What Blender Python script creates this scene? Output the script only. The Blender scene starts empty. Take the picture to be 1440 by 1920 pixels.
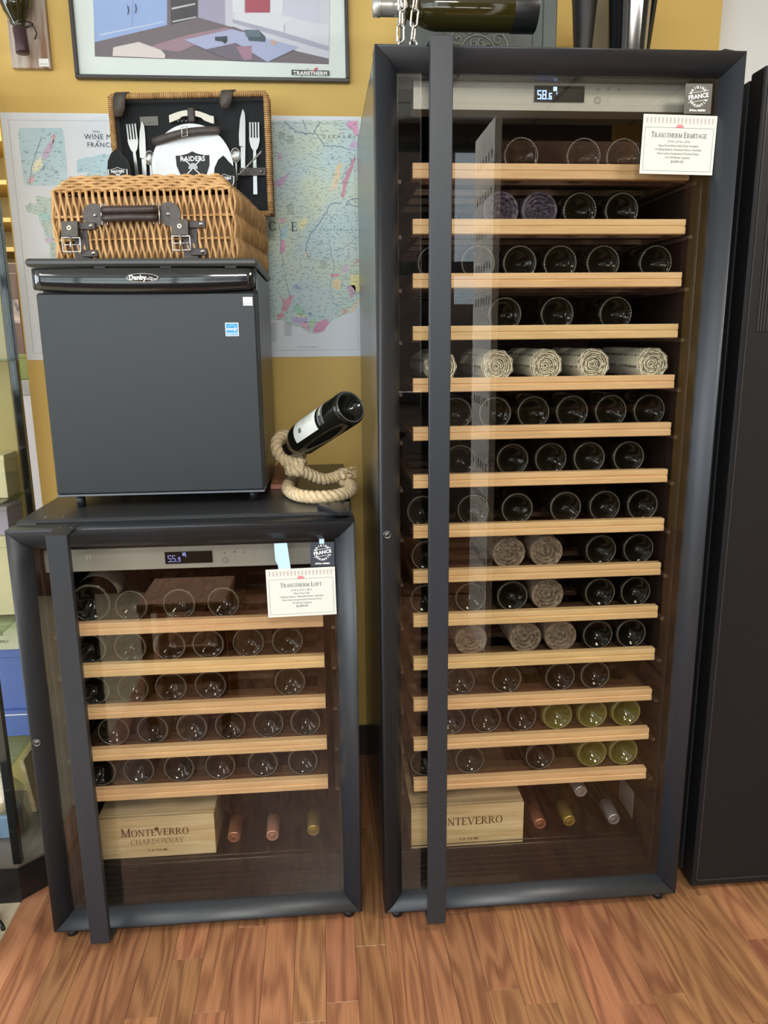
import bpy, math, random
from mathutils import Vector, Matrix
random.seed(7)
C = bpy.context.scene.collection
PI = math.pi
sc = bpy.context.scene
# ------------------------------------------------------------------ camera, exposure, world, lights
CAM = Vector((-0.1101, -1.4772, 1.2913))
CF = Vector((0.0774, 0.9724, -0.2200)).normalized()
CR = Vector((0.9966, -0.0817, -0.0105))
CR = (CR - CR.dot(CF) * CF).normalized()
CU = CR.cross(CF)
FPX = 1430.93
cd = bpy.data.cameras.new('camera'); cam = bpy.data.objects.new('camera', cd); C.objects.link(cam)
cd.sensor_fit = 'HORIZONTAL'; cd.sensor_width = 36; cd.lens = 36 * FPX / 1440
cd.clip_start = 0.02
cam.matrix_world = Matrix(((CR.x, CU.x, -CF.x, CAM.x), (CR.y, CU.y, -CF.y, CAM.y), (CR.z, CU.z, -CF.z, CAM.z), (0, 0, 0, 1)))
sc.camera = cam
sc.view_settings.view_transform = 'Standard'; sc.view_settings.look = 'None'
sc.view_settings.exposure = 0.02; sc.view_settings.gamma = 1.0; sc.view_settings.use_curve_mapping = False
sc.cycles.max_bounces = 10; sc.cycles.transparent_max_bounces = 16
sc.cycles.caustics_reflective = False; sc.cycles.caustics_refractive = False
sc.cycles.sample_clamp_indirect = 4.0
w = bpy.data.worlds.new('world'); sc.world = w; w.use_nodes = True
w.node_tree.nodes['Background'].inputs[0].default_value = (0.75, 0.86, 1.0, 1)
w.node_tree.nodes['Background'].inputs[1].default_value = 3.0
def area(name, loc, rot, sx, sy, watt, col, spread=PI):
    d = bpy.data.lights.new(name, 'AREA'); d.shape = 'RECTANGLE'; d.size = sx; d.size_y = sy
    d.energy = watt; d.color = col; d.spread = spread
    o = bpy.data.objects.new(name, d); C.objects.link(o); o.location = loc; o.rotation_euler = rot; return o
# daylight through the two shop windows behind the photographer, and unseen ceiling lamps added for light
area('window_daylight', (-1.75, -3.42, 1.7), (PI/2, 0, 0), 3.7, 1.55, 105, (0.80, 0.90, 1.0))
area('window_daylight', (-4.38, -1.2, 1.6), (PI/2, 0, -PI/2), 2.6, 1.6, 85, (0.88, 0.94, 1.0))
# unseen upward light added outside the window to brighten the ceiling
area('added_ceiling_fill', (-1.3, -4.4, .35), (math.radians(118), 0, 0), 4.5, 1.2, 190, (1.0, 0.96, 0.90))
for lx, ly, e in ((-2.1, -1.7, 30), (1.3, -1.3, 40), (-0.05, -2.6, 75), (-1.9, 1.7, 24), (1.7, 1.7, 42)):
    area('added_ceiling_light', (lx, ly, 2.505), (0, 0, 0), 0.55, 0.55, e, (1.0, 0.95, 0.86))  # unseen lamps added as fill for the room, wall and rear

def at(px, py, Y):
    d = CF + (px - 720) / FPX * CR - (py - 960) / FPX * CU
    return CAM + d * ((Y - CAM.y) / d.y)
# ------------------------------------------------------------------ materials
MATS = {}
def mat(name, col=(0.5, 0.5, 0.5), rough=0.5, metal=0.0, noise=0.0, scale=20, bump=0.0, spec=0.5, emit=None, es=1.0,
        stretch=(1, 1, 1), rnd=0.0, col2=None, trans=0.0, ior=1.5, coat=0.0, sheen=0.0):
    if name in MATS: return MATS[name]
    m = bpy.data.materials.new(name); m.use_nodes = True; nt = m.node_tree; N = nt.nodes; L = nt.links
    b = N['Principled BSDF']; I = b.inputs
    I['Base Color'].default_value = (*col, 1); I['Roughness'].default_value = rough; I['Metallic'].default_value = metal
    I['Specular IOR Level'].default_value = spec; I['IOR'].default_value = ior
    I['Transmission Weight'].default_value = trans; I['Coat Weight'].default_value = coat; I['Coat Roughness'].default_value = 0.08
    I['Sheen Weight'].default_value = sheen
    if emit: I['Emission Color'].default_value = (*emit, 1); I['Emission Strength'].default_value = es
    if noise or bump or rnd:
        tc = N.new('ShaderNodeTexCoord'); mp = N.new('ShaderNodeMapping'); mp.inputs['Scale'].default_value = stretch
        L.new(tc.outputs['Object'], mp.inputs['Vector'])
        src = mp.outputs['Vector']
        oi = N.new('ShaderNodeObjectInfo')
        if rnd:
            ad = N.new('ShaderNodeVectorMath'); ad.operation = 'ADD'
            ml = N.new('ShaderNodeMath'); ml.operation = 'MULTIPLY'; ml.inputs[1].default_value = 37.0
            L.new(oi.outputs['Random'], ml.inputs[0]); L.new(src, ad.inputs[0]); L.new(ml.outputs[0], ad.inputs[1]); src = ad.outputs[0]
        nz = N.new('ShaderNodeTexNoise'); nz.inputs['Scale'].default_value = scale; nz.inputs['Detail'].default_value = 5
        L.new(src, nz.inputs['Vector'])
        c2 = col2 or tuple(c * (1 - noise) for c in col)
        mx = N.new('ShaderNodeMix'); mx.data_type = 'RGBA'
        rp = N.new('ShaderNodeMapRange'); rp.inputs['From Min'].default_value = 0.32; rp.inputs['From Max'].default_value = 0.68
        L.new(nz.outputs['Fac'], rp.inputs['Value']); L.new(rp.outputs[0], mx.inputs['Factor'])
        mx.inputs['A'].default_value = (*col, 1); mx.inputs['B'].default_value = (*c2, 1)
        out = mx.outputs['Result']
        if rnd:
            hs = N.new('ShaderNodeHueSaturation'); mr = N.new('ShaderNodeMapRange')
            mr.inputs['To Min'].default_value = 1 - rnd; mr.inputs['To Max'].default_value = 1 + rnd
            L.new(oi.outputs['Random'], mr.inputs['Value']); L.new(mr.outputs[0], hs.inputs['Value']); L.new(out, hs.inputs['Color']); out = hs.outputs[0]
        L.new(out, I['Base Color'])
        if bump:
            bp = N.new('ShaderNodeBump'); bp.inputs['Strength'].default_value = bump; bp.inputs['Distance'].default_value = 0.002
            L.new(nz.outputs['Fac'], bp.inputs['Height']); L.new(bp.outputs[0], I['Normal'])
    MATS[name] = m; return m

def pane_mat(name, tint, r0=0.04, rough=0.0):
    # clear sheet: Schlick reflection, the same from both faces
    m = bpy.data.materials.new(name); m.use_nodes = True; nt = m.node_tree; N = nt.nodes; L = nt.links
    N.remove(N['Principled BSDF']); out = N['Material Output']
    t = N.new('ShaderNodeBsdfTransparent'); t.inputs[0].default_value = (*tint, 1)
    g = N.new('ShaderNodeBsdfGlossy'); g.inputs['Roughness'].default_value = rough
    lw = N.new('ShaderNodeLayerWeight'); lw.inputs['Blend'].default_value = 0.5
    pw_ = N.new('ShaderNodeMath'); pw_.operation = 'POWER'; pw_.inputs[1].default_value = 5
    ma = N.new('ShaderNodeMath'); ma.operation = 'MULTIPLY_ADD'; ma.inputs[1].default_value = 1 - r0; ma.inputs[2].default_value = r0
    L.new(lw.outputs['Facing'], pw_.inputs[0]); L.new(pw_.outputs[0], ma.inputs[0])
    mx = N.new('ShaderNodeMixShader'); L.new(ma.outputs[0], mx.inputs[0]); L.new(t.outputs[0], mx.inputs[1]); L.new(g.outputs[0], mx.inputs[2])
    L.new(mx.outputs[0], out.inputs['Surface']); return m
GLASS = pane_mat('tinted_door_glass', (0.905, 0.895, 0.87), 0.052)
GREENP = pane_mat('shelf_glass', (0.80, 0.88, 0.78), 0.06)
CLEAR = pane_mat('clear_glass', (0.975, 0.99, 0.965), 0.03)
PLASTIC = pane_mat('clear_plastic', (0.84, 0.86, 0.88), 0.10, 0.15)
PICGLASS = pane_mat('picture_glass', (0.98, 0.99, 0.99), 0.012)

def wood_mat(name, light, dark, rough=0.4, axis=0, scale=3.0, rnd=0.15, fine=60, coat=0.0, knot=0.9, ring=0.10, grain=0.7, fs=0.4):
    m = bpy.data.materials.new(name); m.use_nodes = True; nt = m.node_tree; N = nt.nodes; L = nt.links
    b = N['Principled BSDF']; b.inputs['Roughness'].default_value = rough; b.inputs['Coat Weight'].default_value = coat; b.inputs['Coat Roughness'].default_value = 0.15
    tc = N.new('ShaderNodeTexCoord'); oi = N.new('ShaderNodeObjectInfo'); mp = N.new('ShaderNodeMapping')
    s = [1, 1, 1]; s[axis] = 0.12; mp.inputs['Scale'].default_value = s
    ml = N.new('ShaderNodeMath'); ml.operation = 'MULTIPLY'; ml.inputs[1].default_value = 53.0; L.new(oi.outputs['Random'], ml.inputs[0])
    ad = N.new('ShaderNodeVectorMath'); ad.operation = 'ADD'; L.new(tc.outputs['Object'], mp.inputs['Vector']); L.new(mp.outputs[0], ad.inputs[0]); L.new(ml.outputs[0], ad.inputs[1])
    n1 = N.new('ShaderNodeTexNoise'); n1.inputs['Scale'].default_value = scale * 4; n1.inputs['Detail'].default_value = 2; L.new(ad.outputs[0], n1.inputs['Vector'])
    # rings: sine of warped noise field gives cathedral grain
    mu = N.new('ShaderNodeMath'); mu.operation = 'MULTIPLY'; mu.inputs[1].default_value = 42 * knot; L.new(n1.outputs['Fac'], mu.inputs[0])
    si = N.new('ShaderNodeMath'); si.operation = 'SINE'; L.new(mu.outputs[0], si.inputs[0])
    n2 = N.new('ShaderNodeTexNoise'); n2.inputs['Scale'].default_value = fine * 4; n2.inputs['Detail'].default_value = 3
    m2 = N.new('ShaderNodeMapping'); q2 = [1, 1, 1]; q2[axis] = fs; m2.inputs['Scale'].default_value = q2; L.new(ad.outputs[0], m2.inputs['Vector']); L.new(m2.outputs[0], n2.inputs['Vector'])
    a0 = N.new('ShaderNodeMath'); a0.operation = 'MULTIPLY_ADD'; a0.inputs[1].default_value = grain; a0.inputs[2].default_value = .5 - grain/2; L.new(n2.outputs['Fac'], a0.inputs[0])
    a1 = N.new('ShaderNodeMath'); a1.operation = 'MULTIPLY_ADD'; a1.inputs[1].default_value = ring; L.new(si.outputs[0], a1.inputs[0]); L.new(a0.outputs[0], a1.inputs[2])
    mr = N.new('ShaderNodeMapRange'); mr.inputs['From Min'].default_value = 0.3; mr.inputs['From Max'].default_value = 0.7; L.new(a1.outputs[0], mr.inputs['Value'])
    mx = N.new('ShaderNodeMix'); mx.data_type = 'RGBA'; mx.inputs['A'].default_value = (*light, 1); mx.inputs['B'].default_value = (*dark, 1); L.new(mr.outputs[0], mx.inputs['Factor'])
    hs = N.new('ShaderNodeHueSaturation'); vr = N.new('ShaderNodeMapRange'); vr.inputs['To Min'].default_value = 1 - rnd; vr.inputs['To Max'].default_value = 1 + rnd
    L.new(oi.outputs['Random'], vr.inputs['Value']); L.new(vr.outputs[0], hs.inputs['Value']); L.new(mx.outputs['Result'], hs.inputs['Color'])
    hr = N.new('ShaderNodeMapRange'); hr.inputs['To Min'].default_value = 0.49; hr.inputs['To Max'].default_value = 0.508
    fr = N.new('ShaderNodeMath'); fr.operation = 'FRACT'; L.new(ml.outputs[0], fr.inputs[0]); L.new(fr.outputs[0], hr.inputs['Value']); L.new(hr.outputs[0], hs.inputs['Hue'])
    L.new(hs.outputs[0], b.inputs['Base Color'])
    MATS[name] = m; return m
FLOORW = wood_mat('laminate', (0.36, 0.170, 0.078), (0.18, 0.073, 0.035), 0.30, 1, 2.6, 0.17, 90, knot=1.7, ring=.13, grain=.55, fs=.2)
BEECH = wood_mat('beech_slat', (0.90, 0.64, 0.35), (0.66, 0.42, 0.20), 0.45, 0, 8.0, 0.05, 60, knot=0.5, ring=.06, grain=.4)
DIMW = wood_mat('shaded_rack_wood', (0.16, 0.085, 0.045), (0.09, 0.045, 0.025), 0.6, 0, 8.0, 0.05, 60, knot=0.5)  # interior shade put into the colour of the wood behind the slats
PINE = wood_mat('pine_crate', (0.88, 0.72, 0.44), (0.66, 0.48, 0.24), 0.6, 0, 3.0, 0.08, 40)
BROWNW = wood_mat('brown_wood', (0.16, 0.075, 0.035), (0.08, 0.035, 0.018), 0.45, 2, 3.0, 0.08, 40)
REDW = wood_mat('red_wood', (0.42, 0.16, 0.09), (0.24, 0.085, 0.05), 0.5, 1, 5.0, 0.05, 70)
STOOLW = wood_mat('orange_wood', (0.60, 0.28, 0.09), (0.40, 0.17, 0.05), 0.4, 2, 3.0, 0.05, 40)
YELLOW = mat('yellow_paint', (0.70, 0.47, 0.135), 0.7, noise=0.05, scale=2.5, bump=0.15)
WHITEP = mat('white_paint', (0.90, 0.91, 0.92), 0.7, noise=0.03, scale=3)
FRAME = mat('satin_black_frame', (0.022, 0.025, 0.031), 0.40, 0.1, noise=0.08, scale=90, bump=0.06)
BODY = mat('black_cabinet_body', (0.030, 0.031, 0.034), 0.30, noise=0.1, scale=120, bump=0.05)
SIDE = mat('brushed_side_panel', (0.26, 0.26, 0.24), 0.26, 0.75)
LINER = mat('dark_liner', (0.016, 0.011, 0.009), 0.6, noise=0.2, scale=15)
BLACK = mat('black_plastic', (0.012, 0.012, 0.013), 0.35)
GLOSSB = mat('gloss_black', (0.008, 0.009, 0.010), 0.07, coat=0.6)
SILVER = mat('silver_panel', (0.46, 0.46, 0.43), 0.42, 0.35, noise=0.06, scale=200)
CHROME = mat('chrome', (0.80, 0.79, 0.76), 0.16, 1.0)
STEEL = mat('satin_steel', (0.42, 0.42, 0.41), 0.3, 1.0)
DOORG = mat('mini_door', (0.022, 0.025, 0.027), 0.42, 0.2, noise=0.07, scale=300, bump=0.04)
BOTTLE = mat('dark_bottle_glass', (0.006, 0.006, 0.004), 0.06, spec=0.30)
BOTTLEG = mat('green_bottle_glass', (0.10, 0.095, 0.018), 0.05, spec=0.6)
RIM = mat('bottle_base_ring', (0.11, 0.105, 0.09), 0.12, spec=0.9)  # glint of the glass rim put into a lighter ring colour
RIMG = mat('green_base_ring', (0.24, 0.23, 0.09), 0.12, spec=0.9)  # rim glint put into the colour here too
LEATHER = mat('dark_leather', (0.048, 0.031, 0.027), 0.42, noise=0.3, scale=120, bump=0.3)
LEATHERG = mat('worn_leather', (0.080, 0.062, 0.052), 0.5, noise=0.3, scale=100, bump=0.3)
FABRIC = mat('black_fabric', (0.010, 0.012, 0.014), 0.9, noise=0.3, scale=400, sheen=0.2)
WICKER = mat('wicker', (0.66, 0.40, 0.17), 0.5, noise=0.5, scale=35, col2=(0.40, 0.21, 0.075), bump=0.2)
WICKERD = mat('wicker_brown', (0.42, 0.21, 0.08), 0.5, noise=0.5, scale=35, col2=(0.20, 0.09, 0.035))
ROPE = mat('sisal_rope', (0.74, 0.56, 0.33), 0.85, noise=0.35, scale=160, bump=0.5)
PAPER = mat('white_card', (0.60, 0.61, 0.56), 0.6)
INK = mat('grey_ink', (0.10, 0.10, 0.10), 0.7)
INKL = mat('light_grey_ink', (0.17, 0.17, 0.16), 0.7)
INKB = mat('brown_ink', (0.14, 0.05, 0.02), 0.7)
INKK = mat('black_ink', (0.02, 0.02, 0.022), 0.7)
WHITEI = mat('white_print', (0.88, 0.88, 0.86), 0.6)
PINK = mat('pink_print', (0.66, 0.20, 0.22), 0.6)
PORC = mat('white_porcelain', (0.82, 0.84, 0.86), 0.12, coat=0.3)
BONE = mat('bone_handle', (0.70, 0.66, 0.56), 0.3)

# ------------------------------------------------------------------ mesh builder
class MB:
    def __init__(s): s.v = []; s.f = []; s.sm = []
    def add(s, vs, fs, smooth=False, M=None):
        n = len(s.v)
        for v in vs: s.v.append(tuple(M @ Vector(v)) if M else tuple(v))
        for f in fs: s.f.append([i + n for i in f]); s.sm.append(smooth)
        return s
    def box(s, a, b, M=None, bev=0.0):
        x0, y0, z0 = a; x1, y1, z1 = b
        if bev <= 0:
            vs = [(x0,y0,z0),(x1,y0,z0),(x1,y1,z0),(x0,y1,z0),(x0,y0,z1),(x1,y0,z1),(x1,y1,z1),(x0,y1,z1)]
            return s.add(vs, [(0,3,2,1),(4,5,6,7),(0,1,5,4),(1,2,6,5),(2,3,7,6),(3,0,4,7)], False, M)
        e = bev; vs = []; idx = {}
        for X, sx in ((x0, 1), (x1, -1)):
            for Y, sy in ((y0, 1), (y1, -1)):
                for Z, sz in ((z0, 1), (z1, -1)):
                    k = (sx, sy, sz)
                    idx[k] = len(vs)
                    vs += [(X, Y + sy*e, Z + sz*e), (X + sx*e, Y, Z + sz*e), (X + sx*e, Y + sy*e, Z)]
        fs = []
        def fc(ks, c): fs.append([idx[k] + c for k in ks])
        for sx in (1, -1):
            ks = [(sx,1,1),(sx,1,-1),(sx,-1,-1),(sx,-1,1)]; fc(ks if sx == 1 else ks[::-1], 0)
        for sy in (1, -1):
            ks = [(1,sy,1),(-1,sy,1),(-1,sy,-1),(1,sy,-1)]; fc(ks if sy == 1 else ks[::-1], 1)
        for sz in (1, -1):
            ks = [(1,1,sz),(1,-1,sz),(-1,-1,sz),(-1,1,sz)]; fc(ks if sz == 1 else ks[::-1], 2)
        for sx in (1,-1):
            for sy in (1,-1):
                a_ = idx[(sx,sy,1)]; b_ = idx[(sx,sy,-1)]; f = [a_, a_+1, b_+1, b_]; fs.append(f if sx*sy == -1 else f[::-1])
        for sx in (1,-1):
            for sz in (1,-1):
                a_ = idx[(sx,1,sz)]; b_ = idx[(sx,-1,sz)]; f = [a_, a_+2, b_+2, b_]; fs.append(f if sx*sz == 1 else f[::-1])
        for sy in (1,-1):
            for sz in (1,-1):
                a_ = idx[(1,sy,sz)]; b_ = idx[(-1,sy,sz)]; f = [a_+1, a_+2, b_+2, b_+1]; fs.append(f if sy*sz == -1 else f[::-1])
        for k, i in idx.items():
            f = [i, i+1, i+2]; fs.append(f if k[0]*k[1]*k[2] == -1 else f[::-1])
        return s.add(vs, fs, False, M)
    def lathe(s, prof, n=20, M=None, axis='Z', closed=False, mod=None):
        vs = []; fs = []
        for j, (r, h) in enumerate(prof):
            for i in range(n):
                a = 2*PI*i/n; rr = r * (mod(i, j) if mod else 1)
                x, y = rr*math.cos(a), rr*math.sin(a)
                vs.append((x, y, h) if axis == 'Z' else ((x, h, -y) if axis == 'Y' else (h, x, y)))
        for j in range(len(prof) - 1):
            for i in range(n):
                k = (i+1) % n
                fs.append((j*n+i, j*n+k, (j+1)*n+k, (j+1)*n+i))
        return s.add(vs, fs, True, M)
    def cyl(s, c, r, h, n=16, axis='Z', M=None):
        b = Matrix.Translation(c); b = M @ b if M else b
        s.lathe([(0.0001, 0), (r, 0), (r, h), (0.0001, h)], n, b, axis)
        for i in range(len(s.sm) - 3*n, len(s.sm)): s.sm[i] = False
        for i in range(len(s.sm) - 2*n, len(s.sm) - n): s.sm[i] = True
        return s
    def tube(s, pts, r, n=8, closed=False, caps=True, tw=0.0, sect=None, M=None):
        P = [Vector(p) for p in pts]; m = len(P); vs = []; fs = []
        up = Vector((0, 0, 1)); prev = None
        for j in range(m):
            if closed: t = P[(j+1) % m] - P[j-1]
            else: t = P[min(j+1, m-1)] - P[max(j-1, 0)]
            t.normalize()
            if prev is None:
                u = t.cross(up)
                if u.length < 0.05: u = t.cross(Vector((1, 0, 0)))
            else: u = prev - prev.dot(t)*t
            u.normalize(); prev = u.copy(); v = t.cross(u)
            rr = r[j] if isinstance(r, (list, tuple)) else r
            for i in range(n):
                a = 2*PI*i/n + tw*j
                k = sect(a) if sect else 1
                vs.append(P[j] + rr*k*(math.cos(a)*u + math.sin(a)*v))
        for j in range(m if closed else m-1):
            j2 = (j+1) % m
            for i in range(n):
                k = (i+1) % n; fs.append((j*n+i, j*n+k, j2*n+k, j2*n+i))
        if caps and not closed:
            fs.append(tuple(range(n))[::-1]); fs.append(tuple((m-1)*n+i for i in range(n)))
        return s.add(vs, fs, True, M)
    def poly(s, pts, off=None):
        n = len(pts); return s.add(pts, [tuple(range(n))])
    def extr(s, prof, x0, x1, M=None, smooth=False, axis='X'):
        n = len(prof)
        if axis == 'X': vs = [(x0, p[0], p[1]) for p in prof] + [(x1, p[0], p[1]) for p in prof]
        elif axis == 'Y': vs = [(p[0], x0, p[1]) for p in prof] + [(p[0], x1, p[1]) for p in prof]
        else: vs = [(p[0], p[1], x0) for p in prof] + [(p[0], p[1], x1) for p in prof]
        fs = [(i, (i+1) % n, (i+1) % n + n, i+n) for i in range(n)]
        k = len(s.f); s.add(vs, fs, smooth, M); s.f += [[len(s.v)-2*n+i for i in range(n)][::-1], [len(s.v)-n+i for i in range(n)]]; s.sm += [False, False]
        return s
    def mesh(s, name, m):
        me = bpy.data.meshes.new(name); me.from_pydata(s.v, [], s.f); me.materials.append(m)
        me.polygons.foreach_set('use_smooth', s.sm); me.update(); return me
    def build(s, name, m, parent=None, loc=None, rot=None):
        return obj(name, s.mesh(name, m), parent, loc, rot)
def fixn(me):
    import bmesh
    b = bmesh.new(); b.from_mesh(me); bmesh.ops.recalc_face_normals(b, faces=b.faces); b.to_mesh(me); b.free()
def obj(name, me, parent=None, loc=None, rot=None):
    if me and me.name not in FIXED: fixn(me); FIXED.add(me.name)
    o = bpy.data.objects.new(name, me); C.objects.link(o)
    if loc is not None: o.location = loc
    if rot is not None: o.rotation_euler = rot
    if parent is not None: o.parent = parent
    return o
FIXED = set()
def tag(o, label=None, cat=None, group=None, kind=None):
    if label: o['label'] = label
    if cat: o['category'] = cat
    if group: o['group'] = group
    if kind: o['kind'] = kind
    return o
def thing(name, label, cat, loc=(0, 0, 0), rot=(0, 0, 0), group=None):
    o = obj(name, None, None, loc, rot); return tag(o, label, cat, group)
def struct(o, label=None): return tag(o, label, None, None, 'structure')
def copy_tree(o, parent=None):
    c = o.copy(); C.objects.link(c); c.parent = parent
    for ch in list(o.children): copy_tree(ch, c)
    return c

# ---- lettering: sans from the built-in font, capitals with serifs from strokes
def text_mesh(s, size, m, bold=0.0, spacing=1.0, align='CENTER'):
    cu = bpy.data.curves.new('lettering', 'FONT'); cu.body = s; cu.size = size; cu.align_x = align; cu.align_y = 'CENTER'
    cu.offset = bold; cu.space_character = spacing; cu.resolution_u = 2
    o = bpy.data.objects.new('tmp', cu); C.objects.link(o)
    dg = bpy.context.evaluated_depsgraph_get(); me = bpy.data.meshes.new_from_object(o.evaluated_get(dg))
    C.objects.unlink(o); bpy.data.objects.remove(o); me.materials.clear(); me.materials.append(m); me.name = 'lettering'
    FIXED.add(me.name); return me
def text(parent, s, size, m, x, y, z, bold=0.0, spacing=1.0, align='CENTER', rot=(PI/2, 0, 0), name='lettering'):
    return obj(name, text_mesh(s, size, m, bold, spacing, align), parent, (x, y, z), rot)
T_, t_ = 0.15, 0.07
def _arc(cx, cy, rx, ry, a0, a1, w0, w1, n=14):
    out = []
    for i in range(n):
        A = [a0 + (a1-a0)*k/n for k in (i, i+1)]; q = []
        for a in A:
            ww = w0 + (w1-w0)*abs(math.cos(a)); q.append(((cx + rx*math.cos(a), cy + ry*math.sin(a)), (cx + (rx-ww)*math.cos(a), cy + (ry-ww*.8)*math.sin(a))))
        out.append([q[0][0], q[1][0], q[1][1], q[0][1]])
    return out
def _ln(x0, y0, x1, y1, w):
    return [(x0-w/2, y0), (x0+w/2, y0), (x1+w/2, y1), (x1-w/2, y1)]
def _hb(x0, x1, y, w=t_): return [(x0, y), (x1, y), (x1, y+w), (x0, y+w)]
def _sf(x, y, l=0.36): return _hb(x-l/2, x+l/2, y if y == 0 else 1-.05, .05)
def glyph(c):
    D = math.radians
    g = {
    'M': (1.0, [_ln(.14,0,.14,1,t_), _ln(.14,1,.5,0,T_), _ln(.5,0,.86,1,t_), _ln(.86,0,.86,1,T_), _sf(.12,0), _sf(.86,0), _sf(.1,1,.26), _sf(.9,1,.26)]),
    'O': (.86, _arc(.43,.5,.41,.52,0,2*PI,.06,.15,24)), 'Q': (.86, _arc(.43,.5,.41,.52,0,2*PI,.06,.15,24)),
    'N': (.86, [_ln(.15,0,.15,1,t_), _ln(.13,1,.72,0,T_), _ln(.72,0,.72,1,t_), _sf(.15,0), _sf(.1,1,.26), _sf(.72,1)]),
    'T': (.74, [_ln(.37,0,.37,1,T_), _hb(.02,.72,.93), _sf(.37,0), _ln(.04,.76,.05,1,.05), _ln(.70,.76,.69,1,.05)]),
    'E': (.68, [_ln(.16,0,.16,1,T_), _hb(.02,.6,.93), _hb(.02,.64,0), _hb(.16,.46,.48), _ln(.6,.78,.6,1,.05), _ln(.64,0,.63,.22,.05), _ln(.46,.4,.46,.6,.05)]),
    'F': (.64, [_ln(.16,0,.16,1,T_), _hb(.02,.6,.93), _hb(.16,.46,.48), _ln(.6,.78,.6,1,.05), _ln(.46,.4,.46,.6,.05), _sf(.16,0)]),
    'L': (.64, [_ln(.16,0,.16,1,T_), _hb(.02,.6,0), _sf(.16,1), _ln(.61,0,.59,.25,.05)]),
    'I': (.34, [_ln(.17,0,.17,1,T_), _sf(.17,0), _sf(.17,1)]),
    'H': (.88, [_ln(.16,0,.16,1,T_), _ln(.72,0,.72,1,T_), _hb(.16,.72,.48), _sf(.16,0), _sf(.16,1), _sf(.72,0), _sf(.72,1)]),
    'V': (.86, [_ln(.1,1,.43,0,T_), _ln(.43,0,.76,1,t_), _sf(.1,1), _sf(.76,1,.3)]),
    'A': (.86, [_ln(.12,0,.43,1,t_), _ln(.43,1,.74,0,T_), _hb(.24,.62,.3,.06), _sf(.12,0,.3), _sf(.74,0)]),
    'Y': (.80, [_ln(.08,1,.4,.45,T_), _ln(.4,.45,.72,1,t_), _ln(.4,0,.4,.48,T_), _sf(.4,0), _sf(.08,1), _sf(.72,1,.3)]),
    'X': (.80, [_ln(.1,1,.7,0,T_), _ln(.1,0,.7,1,t_)]),
    'R': (.82, [_ln(.16,0,.16,1,T_), _hb(.02,.34,.94,.06), _hb(.16,.36,.47,.06), _ln(.38,.5,.72,0,T_), _sf(.16,0), _sf(.76,0,.24)] + _arc(.34,.735,.28,.265,-PI/2,PI/2,.05,.14,10)),
    'D': (.86, [_ln(.16,0,.16,1,T_), _hb(.02,.38,.94,.06), _hb(.02,.38,0,.06)] + _arc(.36,.5,.44,.5,-PI/2,PI/2,.06,.15,12)),
    'C': (.80, _arc(.44,.5,.42,.52,D(42),D(318),.06,.15,18) + [_ln(.72,.72,.72,.95,.05)]),
    'G': (.86, _arc(.44,.5,.42,.52,D(42),D(318),.06,.15,18) + [_ln(.72,.72,.72,.95,.05), _ln(.72,.05,.72,.45,T_*.9), _sf(.72,.0,.0), _hb(.58,.86,.42,.05)]),
    'S': (.62, _arc(.31,.74,.24,.26,D(20),D(250),.06,.12,10) + _arc(.31,.26,.26,.27,D(-160),D(80),.06,.13,10)),
    ' ': (.40, [])}
    return g.get(c, g[' '])
def serif(parent, s, size, m, x, y, z, sc_=0.8, name='lettering', rot=(PI/2, 0, 0), wx=1.0, track=0.06):
    mb = MB(); X = 0
    first = True
    for ch in s:
        big = first or sc_ >= 1; k = size if big else size*sc_
        wd, polys = glyph(ch); first = ch == ' '
        for p in polys: mb.poly([(X + q[0]*k*wx, q[1]*k, 0) for q in p])
        X += (wd + track)*k*wx
    mb.v = [(v[0]-X/2, v[1]-size/2, v[2]) for v in mb.v]
    me = mb.mesh(name, m); FIXED.add(me.name); return obj(name, me, parent, (x, y, z), rot)

# ------------------------------------------------------------------ the room
RX0, RX1, RY0, RY1, H = -4.4, 3.2, -3.4, 2.6, 2.55
fl = MB().box((RX0, RY0, -0.06), (RX1, RY1, -0.012)).build('floor', mat('subfloor', (0.3, 0.14, 0.07), 0.5)); struct(fl)
# laminate planks: narrow staves running towards the viewer
pm = {}
SW = 0.0655
def plank(x, y0, y1, w=SW):
    key = (round(y1-y0, 2), round(w, 4))
    if key not in pm:
        L_ = y1-y0
        pm[key] = MB().box((-w/2+.0003, -L_/2+.0003, -0.012), (w/2-.0003, L_/2-.0003, 0.0), bev=0.0003).mesh('plank', FLOORW)
    obj('plank', pm[key], fl, (x, (y0+y1)/2, 0))
rr = random.Random(3)
x = -0.79 + SW/2
while x < 1.15:
    y = 0.74
    first = True
    while y > -1.75:
        L_ = rr.choice([0.30, 0.36, 0.42, 0.48]) if not first else rr.choice([0.14, 0.22, 0.30, 0.38]); first = False
        plank(x, y-L_, y); y -= L_
    x += SW
for (a, b) in (((-0.79, RY0), (1.21, -2.24)), ((1.19, -2.24), (RX1, 0.74)), ((0.99, 0.86), (RX1, RY1))):
    pass
far = MB()
for i in range(16):
    far.box((-0.79+i*0.125, RY0, -0.012), (-0.79+(i+1)*0.125-.001, -2.23, 0))
far.box((1.195, RY0, -0.012), (RX1, RY1, 0)); far.box((-0.79, 0.74, -0.012), (1.195, RY1, -0.001))
far.build('plank', FLOORW, fl)['kind'] = 'stuff'
strip = MB().extr([(-0.853, 0.0), (-0.848, 0.006), (-0.797, 0.006), (-0.790, 0.0)], RY0, 0.74, axis='Y').build('trim_1', wood_mat('strip_wood', (0.50, 0.24, 0.12), (0.34, 0.14, 0.07), 0.35, 1, 2.0, 0.02)); struct(strip)
TILE = mat('beige_tile', (0.62, 0.52, 0.36), 0.35, noise=0.15, scale=6, rnd=0.04)
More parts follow.
